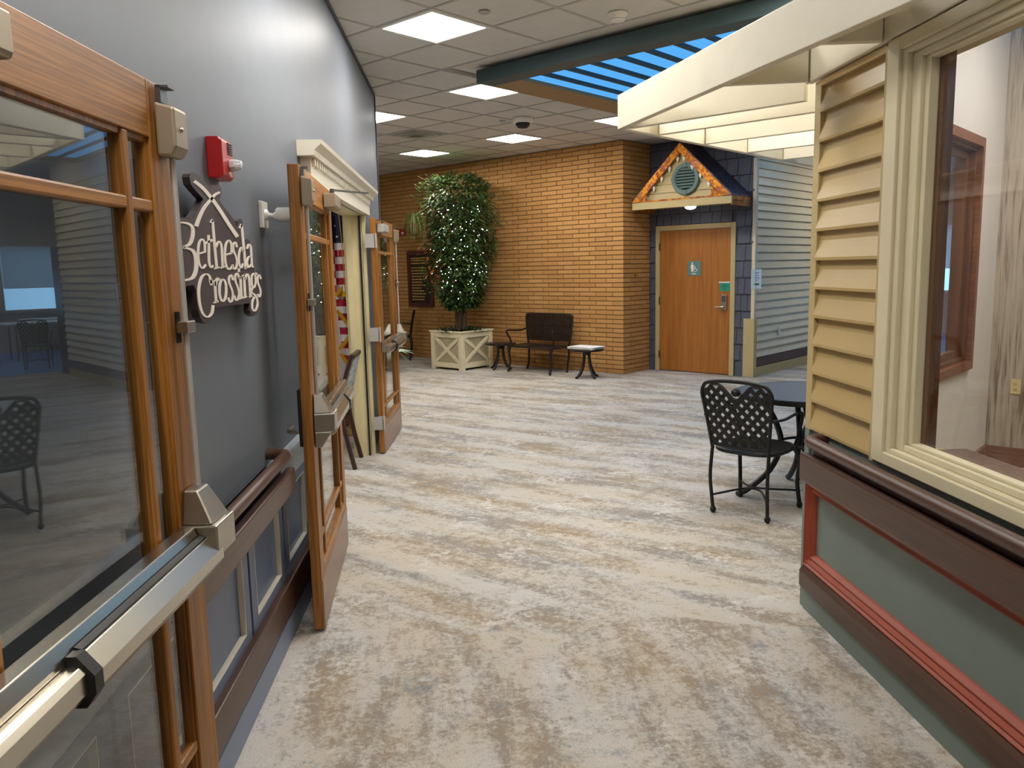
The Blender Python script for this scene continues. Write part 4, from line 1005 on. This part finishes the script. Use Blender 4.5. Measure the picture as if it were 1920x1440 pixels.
# ================================================================== planter, tree, plants
PLT = thing('planter_box', 'large square cream planter with crossed braces on each side', 'planter', gl(-9.365, 9.125), -GA)
S = .355; PH = .60
MB().box(-S+.03, S-.03, -S+.03, S-.03, .03, .56).build('liner', 'cream', PLT)
MB().box(-S+.035, S-.035, -S+.035, S-.035, .56, .575).build('soil', 'soil', PLT)
m = MB(); e = S+.018; 
m.box(-e, e, -e, -e+.06, PH-.005, PH+.02).box(-e, e, e-.06, e, PH-.005, PH+.02).box(-e, -e+.06, -e+.06, e-.06, PH-.005, PH+.02).box(e-.06, e, -e+.06, e-.06, PH-.005, PH+.02)
m.build('rim', 'cream', PLT, bevel=.006)
for k in range(4):
    MB().box(-S, -S+.075, -S, -S+.075, 0, PH).build('corner_post', 'cream', PLT, bevel=.004, rz=k*math.pi/2)
    sd = MB().box(-S+.075, S-.075, -S+.03, -S+.045, .04, PH).build('side_panel', 'cream', PLT, rz=k*math.pi/2)
    def pr(x0, x1, z0, z1): MB().box(x0, x1, -S+.006, -S+.03, z0, z1).build('rail', 'cream', sd, bevel=.003)
    pr(-S+.075, S-.075, PH-.085, PH); pr(-S+.075, S-.075, .035, .115)
    for a, b in (((-S+.09, .125), (S-.09, PH-.095)), ((-S+.09, PH-.095), (S-.09, .125))):
        MB().bar((a[0], -S+.02+.003*(a[1] > .3), a[1]), (b[0], -S+.02+.003*(a[1] > .3), b[1]), .055, .018, (0, 1, 0)).build('brace', 'cream', sd, bevel=.003)
TC = gl(-9.365, 9.125)
TR = thing('ficus_tree', 'tall leafy indoor tree with twisted trunks rising from the cream planter', 'tree', (TC.x, TC.y, .575))
rn = random.Random(11)
for k in range(5):
    a = k*1.3; pts = [(.06*math.cos(a+z*2.2)*(1+.25*z), .06*math.sin(a+z*2.2)*(1+.25*z), z) for z in (0, .15, .3, .5, .75, 1.1, 1.5)]
    MB().tube(curve(pts, 3), [.038-.0012*i for i in range(19)], 7).build('trunk', 'bark', TR, smooth=True)
def crown_r(z):            # z above the soil
    z += .575
    for (z0, r0), (z1, r1) in zip([(.95, .16), (1.1, .30), (1.3, .44), (1.6, .50), (2.0, .53), (2.4, .56), (2.75, .56), (2.95, .50), (3.06, .32)], [(1.1, .30), (1.3, .44), (1.6, .50), (2.0, .53), (2.4, .56), (2.75, .56), (2.95, .50), (3.06, .32), (3.2, .10)]):
        if z0 <= z <= z1: return r0+(r1-r0)*(z-z0)/(z1-z0)
    return .05
def leaf(m, p, d, L, W, up=Vector((0, 0, 1)), droop=.3):
    d = d.normalized(); s = d.cross(up)
    if s.length < .05: s = d.cross(Vector((1, 0, 0)))
    s.normalize(); n = s.cross(d)
    a = p; b = p+d*L*.45+s*W/2-n*L*.04; c_ = p+d*L-n*L*droop*.4; e_2 = p+d*L*.45-s*W/2-n*L*.04; mid = p+d*L*.45+n*L*.03
    m.add([a, b, c_, e_2, mid], [(0, 1, 4), (1, 2, 4), (2, 3, 4), (3, 0, 4)])
fm = MB()
for _ in range(8600):
    z = rn.uniform(.40, 2.46)
    a = rn.uniform(0, 2*math.pi); lump = 1+.12*math.sin(3*a+z*5)+.10*math.sin(5*a-z*9)+.08*math.sin(9*a+z*17)-.04
    rr = crown_r(z)*lump*(rn.random()**.33)
    if rn.random() < .06: rr *= rn.uniform(1.05, 1.25)
    p = Vector((rr*math.cos(a), rr*math.sin(a), z)); gw = p.x*math.sin(GA)+p.y*math.cos(GA)
    if gw > .52: p -= gl(0, gw-.52)
    d = Vector((math.cos(a+rn.uniform(-.9, .9)), math.sin(a+rn.uniform(-.9, .9)), rn.uniform(-.9, .35)))
    if z > 2.2: d.z = rn.uniform(-.3, .9)
    if gw > .45 and d.dot(gl(0, 1)) > 0: d -= gl(0, 1)*d.dot(gl(0, 1))*1.2
    leaf(fm, p, d, rn.uniform(.07, .115), rn.uniform(.03, .05), droop=rn.uniform(.1, .7))
fm.build('foliage', 'leaf', TR, kind='stuff')
tm = MB()
camd = (Vector((0, 0, 0))-TC).normalized(); rgt = Vector((-camd.y, camd.x, 0))
for k in range(9):      # twigs that stick out at the top
    a = rn.uniform(0, 6.28); b0 = Vector((.3*math.cos(a), .3*math.sin(a), 2.25)); b1 = b0+Vector((.32*math.cos(a), .32*math.sin(a), rn.uniform(.05, .25)))
    if b1.dot(gl(0, 1)) > .5: continue
    tm.tube([b0, (b0+b1)/2+Vector((0, 0, .03)), b1], .004, 5)
tm.build('twigs', 'bark', TR, kind='stuff')
fr_ = MB()
for k in range(26):
    p = rgt*(-.42+rn.uniform(-.12, .1))+camd*rn.uniform(.1, .4)+Vector((0, 0, rn.uniform(.75, 1.35))); leaf(fr_, p, Vector((rn.uniform(-1, 1), rn.uniform(-1, 1), -.6)), .08, .04)
fr_.build('red_leaves', 'leaf_red', TR, kind='stuff')
um = MB()
for k in range(420):
    a = rn.uniform(0, 6.28); r_ = .30*math.sqrt(rn.random())+.03; d = Vector((math.cos(a), math.sin(a), rn.uniform(.2, 1.2)))
    leaf(um, Vector((r_*math.cos(a)*1.05, r_*math.sin(a)*1.05, .0)), d, rn.uniform(.07, .15), .035)
UD = thing('underplanting', 'low dark green ground plants filling the top of the cream planter', 'plant', (TC.x, TC.y, .577))
um.build('foliage', 'leaf_dark', UD, kind='stuff')
SL = thing('string_lights', 'string of tiny white fairy lights wound around the leafy tree', 'lights', (TC.x, TC.y, .9))
bm_ = MB(); wm = MB(); prev = None; pts = []
for k in range(150):
    z = .22+1.70*rn.random()
    if z > 1.62 and rn.random() < .6: continue
    rr = crown_r(z+.32); lat = rn.uniform(-.9, .88)*rr; dep = math.sqrt(max(0, (rr*1.07)**2-lat*lat))
    if rn.random() < .25: dep = -dep
    p = rgt*lat+camd*dep+Vector((0, 0, z)); bm_.ball(tuple(p), rn.uniform(.0045, .008), 6, 4)
bm_.build('bulbs', 'fairy', SL, kind='stuff')
hel = []
for k in range(260):
    z = .2+1.75*k/259; a = k*.42; rr = crown_r(z+.32)*.9; hel.append((rr*math.cos(a), rr*math.sin(a), z))
MB().tube(hel, .0025, 4).build('wire', 'bulb_cap', SL)
# hanging spider plant on the bricks
HP = thing('spider_plant', 'yellow-green spider plant in a wall basket on the bricks behind the tree', 'plant', gl(-10.98, 9.62, 2.40), -GA)
MB().lathe([(.02, -.22), (.10, -.18), (.15, -.05), (.155, 0), (.14, 0)], 18).build('basket', 'wicker', HP, smooth=True)
MB().tube([(0, .18, .02), (0, .05, .02)], .008, 6).build('bracket', 'black_iron', HP)
sm_ = MB()
for k in range(130):
    a = rn.uniform(0, 6.28); R1 = rn.uniform(.12, .34); up_ = rn.uniform(.05, .2); dn = rn.uniform(.05, .38)
    dx, dy = math.cos(a), math.sin(a)*.55; w2 = rn.uniform(.006, .011)
    P = curve([(0, 0, 0), (dx*R1*.45, dy*R1*.45, up_), (dx*R1*.85, dy*R1*.85, up_*.5-dn*.2), (dx*R1, dy*R1, -dn)], 3); sd = Vector((-dy, dx, 0)).normalized()
    for i in range(len(P)-1):
        wa = w2*(1-i/len(P)); wb_ = w2*(1-(i+1)/len(P)); sm_.add([P[i]-sd*wa, P[i]+sd*wa, P[i+1]+sd*wb_, P[i+1]-sd*wb_], [(0, 1, 2, 3)])
sm_.build('foliage', 'leaf_spider', HP, kind='stuff')
# pale broad-leaved plant beyond the far door leaf
BP = thing('potted_plant', 'low potted plant with pale broad leaves beside the sideways lattice chair', 'plant', (-1.20, 12.85, 0))
MB().lathe([(.10, 0), (.14, .02), (.17, .22), (.175, .24), (.16, .24)], 20).build('pot', 'wicker', BP, smooth=True)
bmz = MB()
for k in range(16):
    a = k*2.4; d = Vector((math.cos(a), math.sin(a), rn.uniform(-.5, .7))); bmz_p = Vector((.08*math.cos(a), .08*math.sin(a), .27+.06*rn.random()))
    leaf(bmz, bmz_p, d, rn.uniform(.22, .34), rn.uniform(.07, .11), droop=1.0)
bmz.build('foliage', 'leaf_pale', BP, kind='stuff')
# ================================================================== flag and dining chair in the doorway
FL = thing('flag', 'American flag with gold fringe drooping on a wooden pole in the doorway room', 'flag', (-1.119, 7.928, 0))
MB().tube([(0, 0, .08), (-.02, 0, 1.2), (-.045, 0, 2.45)], .013, 10).build('pole', 'pole_wood', FL, smooth=True)
MB().lathe([(.16, 0), (.16, .015), (.11, .03), (.05, .05), (.03, .10), (.022, .13), (.001, .131)], 24).build('base', 'gold_metal', FL, smooth=True)
def drape(z0, z1, x0, x1, y, amp, ph, mat, n=18, nm='stripe', tw=0.0):
    m = MB(); a = []; b = []
    for i in range(n+1):
        t = i/n; yy = y+amp*math.sin(ph+t*9.5); a.append((x0+(x1-x0)*t-.02*z0, yy, z0)); b.append((x0+tw+(x1+tw-x0-tw)*t-.02*z1, yy, z1))
    for i in range(n):
        m.add([a[i], a[i+1], b[i+1], b[i]], [(0, 1, 2, 3)])
        m.add([(p[0], p[1]+.004, p[2]) for p in (a[i], a[i+1], b[i+1], b[i])], [(3, 2, 1, 0)])
    m.build(nm, mat, FL, smooth=True)
drape(1.86, 2.36, -.05, .125, -.05, .022, 0, 'flag_blue', nm='canton')
z = 1.86
for k in range(7):
    drape(z-.066, z, -.052-.001*k, .128+.001*k, -.05, .022, 0, 'flag_white' if k % 2 == 0 else 'flag_red'); z -= .066
drape(z-.05, z, -.06, .136, -.05, .024, 0, 'gold_fringe', nm='fringe')
drape(1.80, 2.36, -.10, -.03, -.015, .012, 1.2, 'flag_blue', nm='canton')
z = 1.80
for k in range(16):
    x0 = -.105+.004*k; x1 = -.02+.003*k
    if k > 6: x1 = .11; 
    drape(z-.068, z, x0, x1, -.018, .014, 1.2, 'flag_white' if k % 2 == 0 else 'flag_red', tw=0); z -= .068
for (xa, za, xb, zb) in ((-.10, 1.36, .0, 1.46), (-.095, 1.22, .05, 1.02), (-.09, .84, .03, .98), (-.08, .80, .055, .58)):
    MB().bar((xa, -.045, za), (xb, -.045, zb), .035, .006, (0, 1, 0)).build('fringe', 'gold_fringe', FL)
for (x, z) in ((-.08, 2.02), (-.06, 1.92), (-.085, 2.12)):
    MB().prism([(x+(.014 if i % 2 else .006)*math.cos(R(36*i+18)), z+(.014 if i % 2 else .006)*math.sin(R(36*i+18))) for i in range(10)], 'y', -.036, -.034).build('star', 'flag_white', FL)
MB().tube([(-.04, -.085, 2.36), (-.01, -.09, 1.9), (.0, -.09, 1.45), (.03, -.08, .95)], .004, 6).build('cord', 'gold_fringe', FL)
DCH = thing('dining_chair', 'dark wood dining chair with a pale patterned back standing in the doorway', 'chair', (-.965, 6.64, 0), R(90))
for s in (-1, 1):
    MB().tube(curve([(s*.21, -.055, 0), (s*.205, .0, .25), (s*.205, .03, .47), (s*.205, -.0, .70), (s*.20, -.075, .93)], 4), .019, 6, sy=1.2).build('rear_leg', 'dark_wood', DCH, smooth=True)
    MB().tube([(s*.21, .46, 0), (s*.21, .45, .44)], [.014, .022], 6).build('front_leg', 'dark_wood', DCH, smooth=True)
    MB().box(s*.21-.012, s*.21+.012, .02, .45, .38, .44).build('apron', 'dark_wood', DCH)
MB().box(-.22, .22, .0, .49, .44, .50).build('seat', 'chair_fabric', DCH, bevel=.02)
MB().hexa([(-.185, .0, .54), (.185, .0, .54), (.185, .05, .54), (-.185, .05, .54)], [(-.18, -.09, .90), (.18, -.09, .90), (.18, -.045, .90), (-.18, -.045, .90)]).build('backrest', 'chair_fabric', DCH, bevel=.012)
MB().box(-.21, .21, -.095, -.055, .895, .935).build('top_rail', 'dark_wood', DCH, bevel=.01)
# ================================================================== far room furniture (mirrored in the door glass)
def ftable(label, u, v, a):
    t = thing('folding_table', label, 'table', gl(u, v), -GA+R(a), 'white tables by the far window')
    MB().box(-.9, .9, -.38, .38, .70, .74).build('table_top', 'white_plastic', t, bevel=.01)
    for x in (-.7, .7):
        for y in (-.28, .28): MB().tube([(x, y, .70), (x, y, 0)], .015, 8).build('leg', 'gunmetal', t, smooth=True)
ftable('white topped folding table pushed up under the far window', -6.4, 18.2, 0)
ftable('white topped folding table standing out on the blue floor', -5.7, 16.9, 0)
BK = thing('display_cabinet', 'tall dark display cabinet at the far end of the grey siding', 'cabinet', gl(-5.35, 13.75), -GA)
MB().box(-.3, .3, .19, .21, 0, 2.1).box(-.3, -.275, -.2, .19, 0, 2.1).box(.275, .3, -.2, .19, 0, 2.1).build('carcass', 'dark_wood', BK)
for z in (.08, .5, .9, 1.3, 1.7, 2.08): MB().box(-.275, .275, -.19, .19, z-.012, z+.012).build('shelf', 'dark_wood', BK)
MB().box(-.275, .275, -.2, -.194, .1, 2.07).build('pane', 'window_glass', BK)
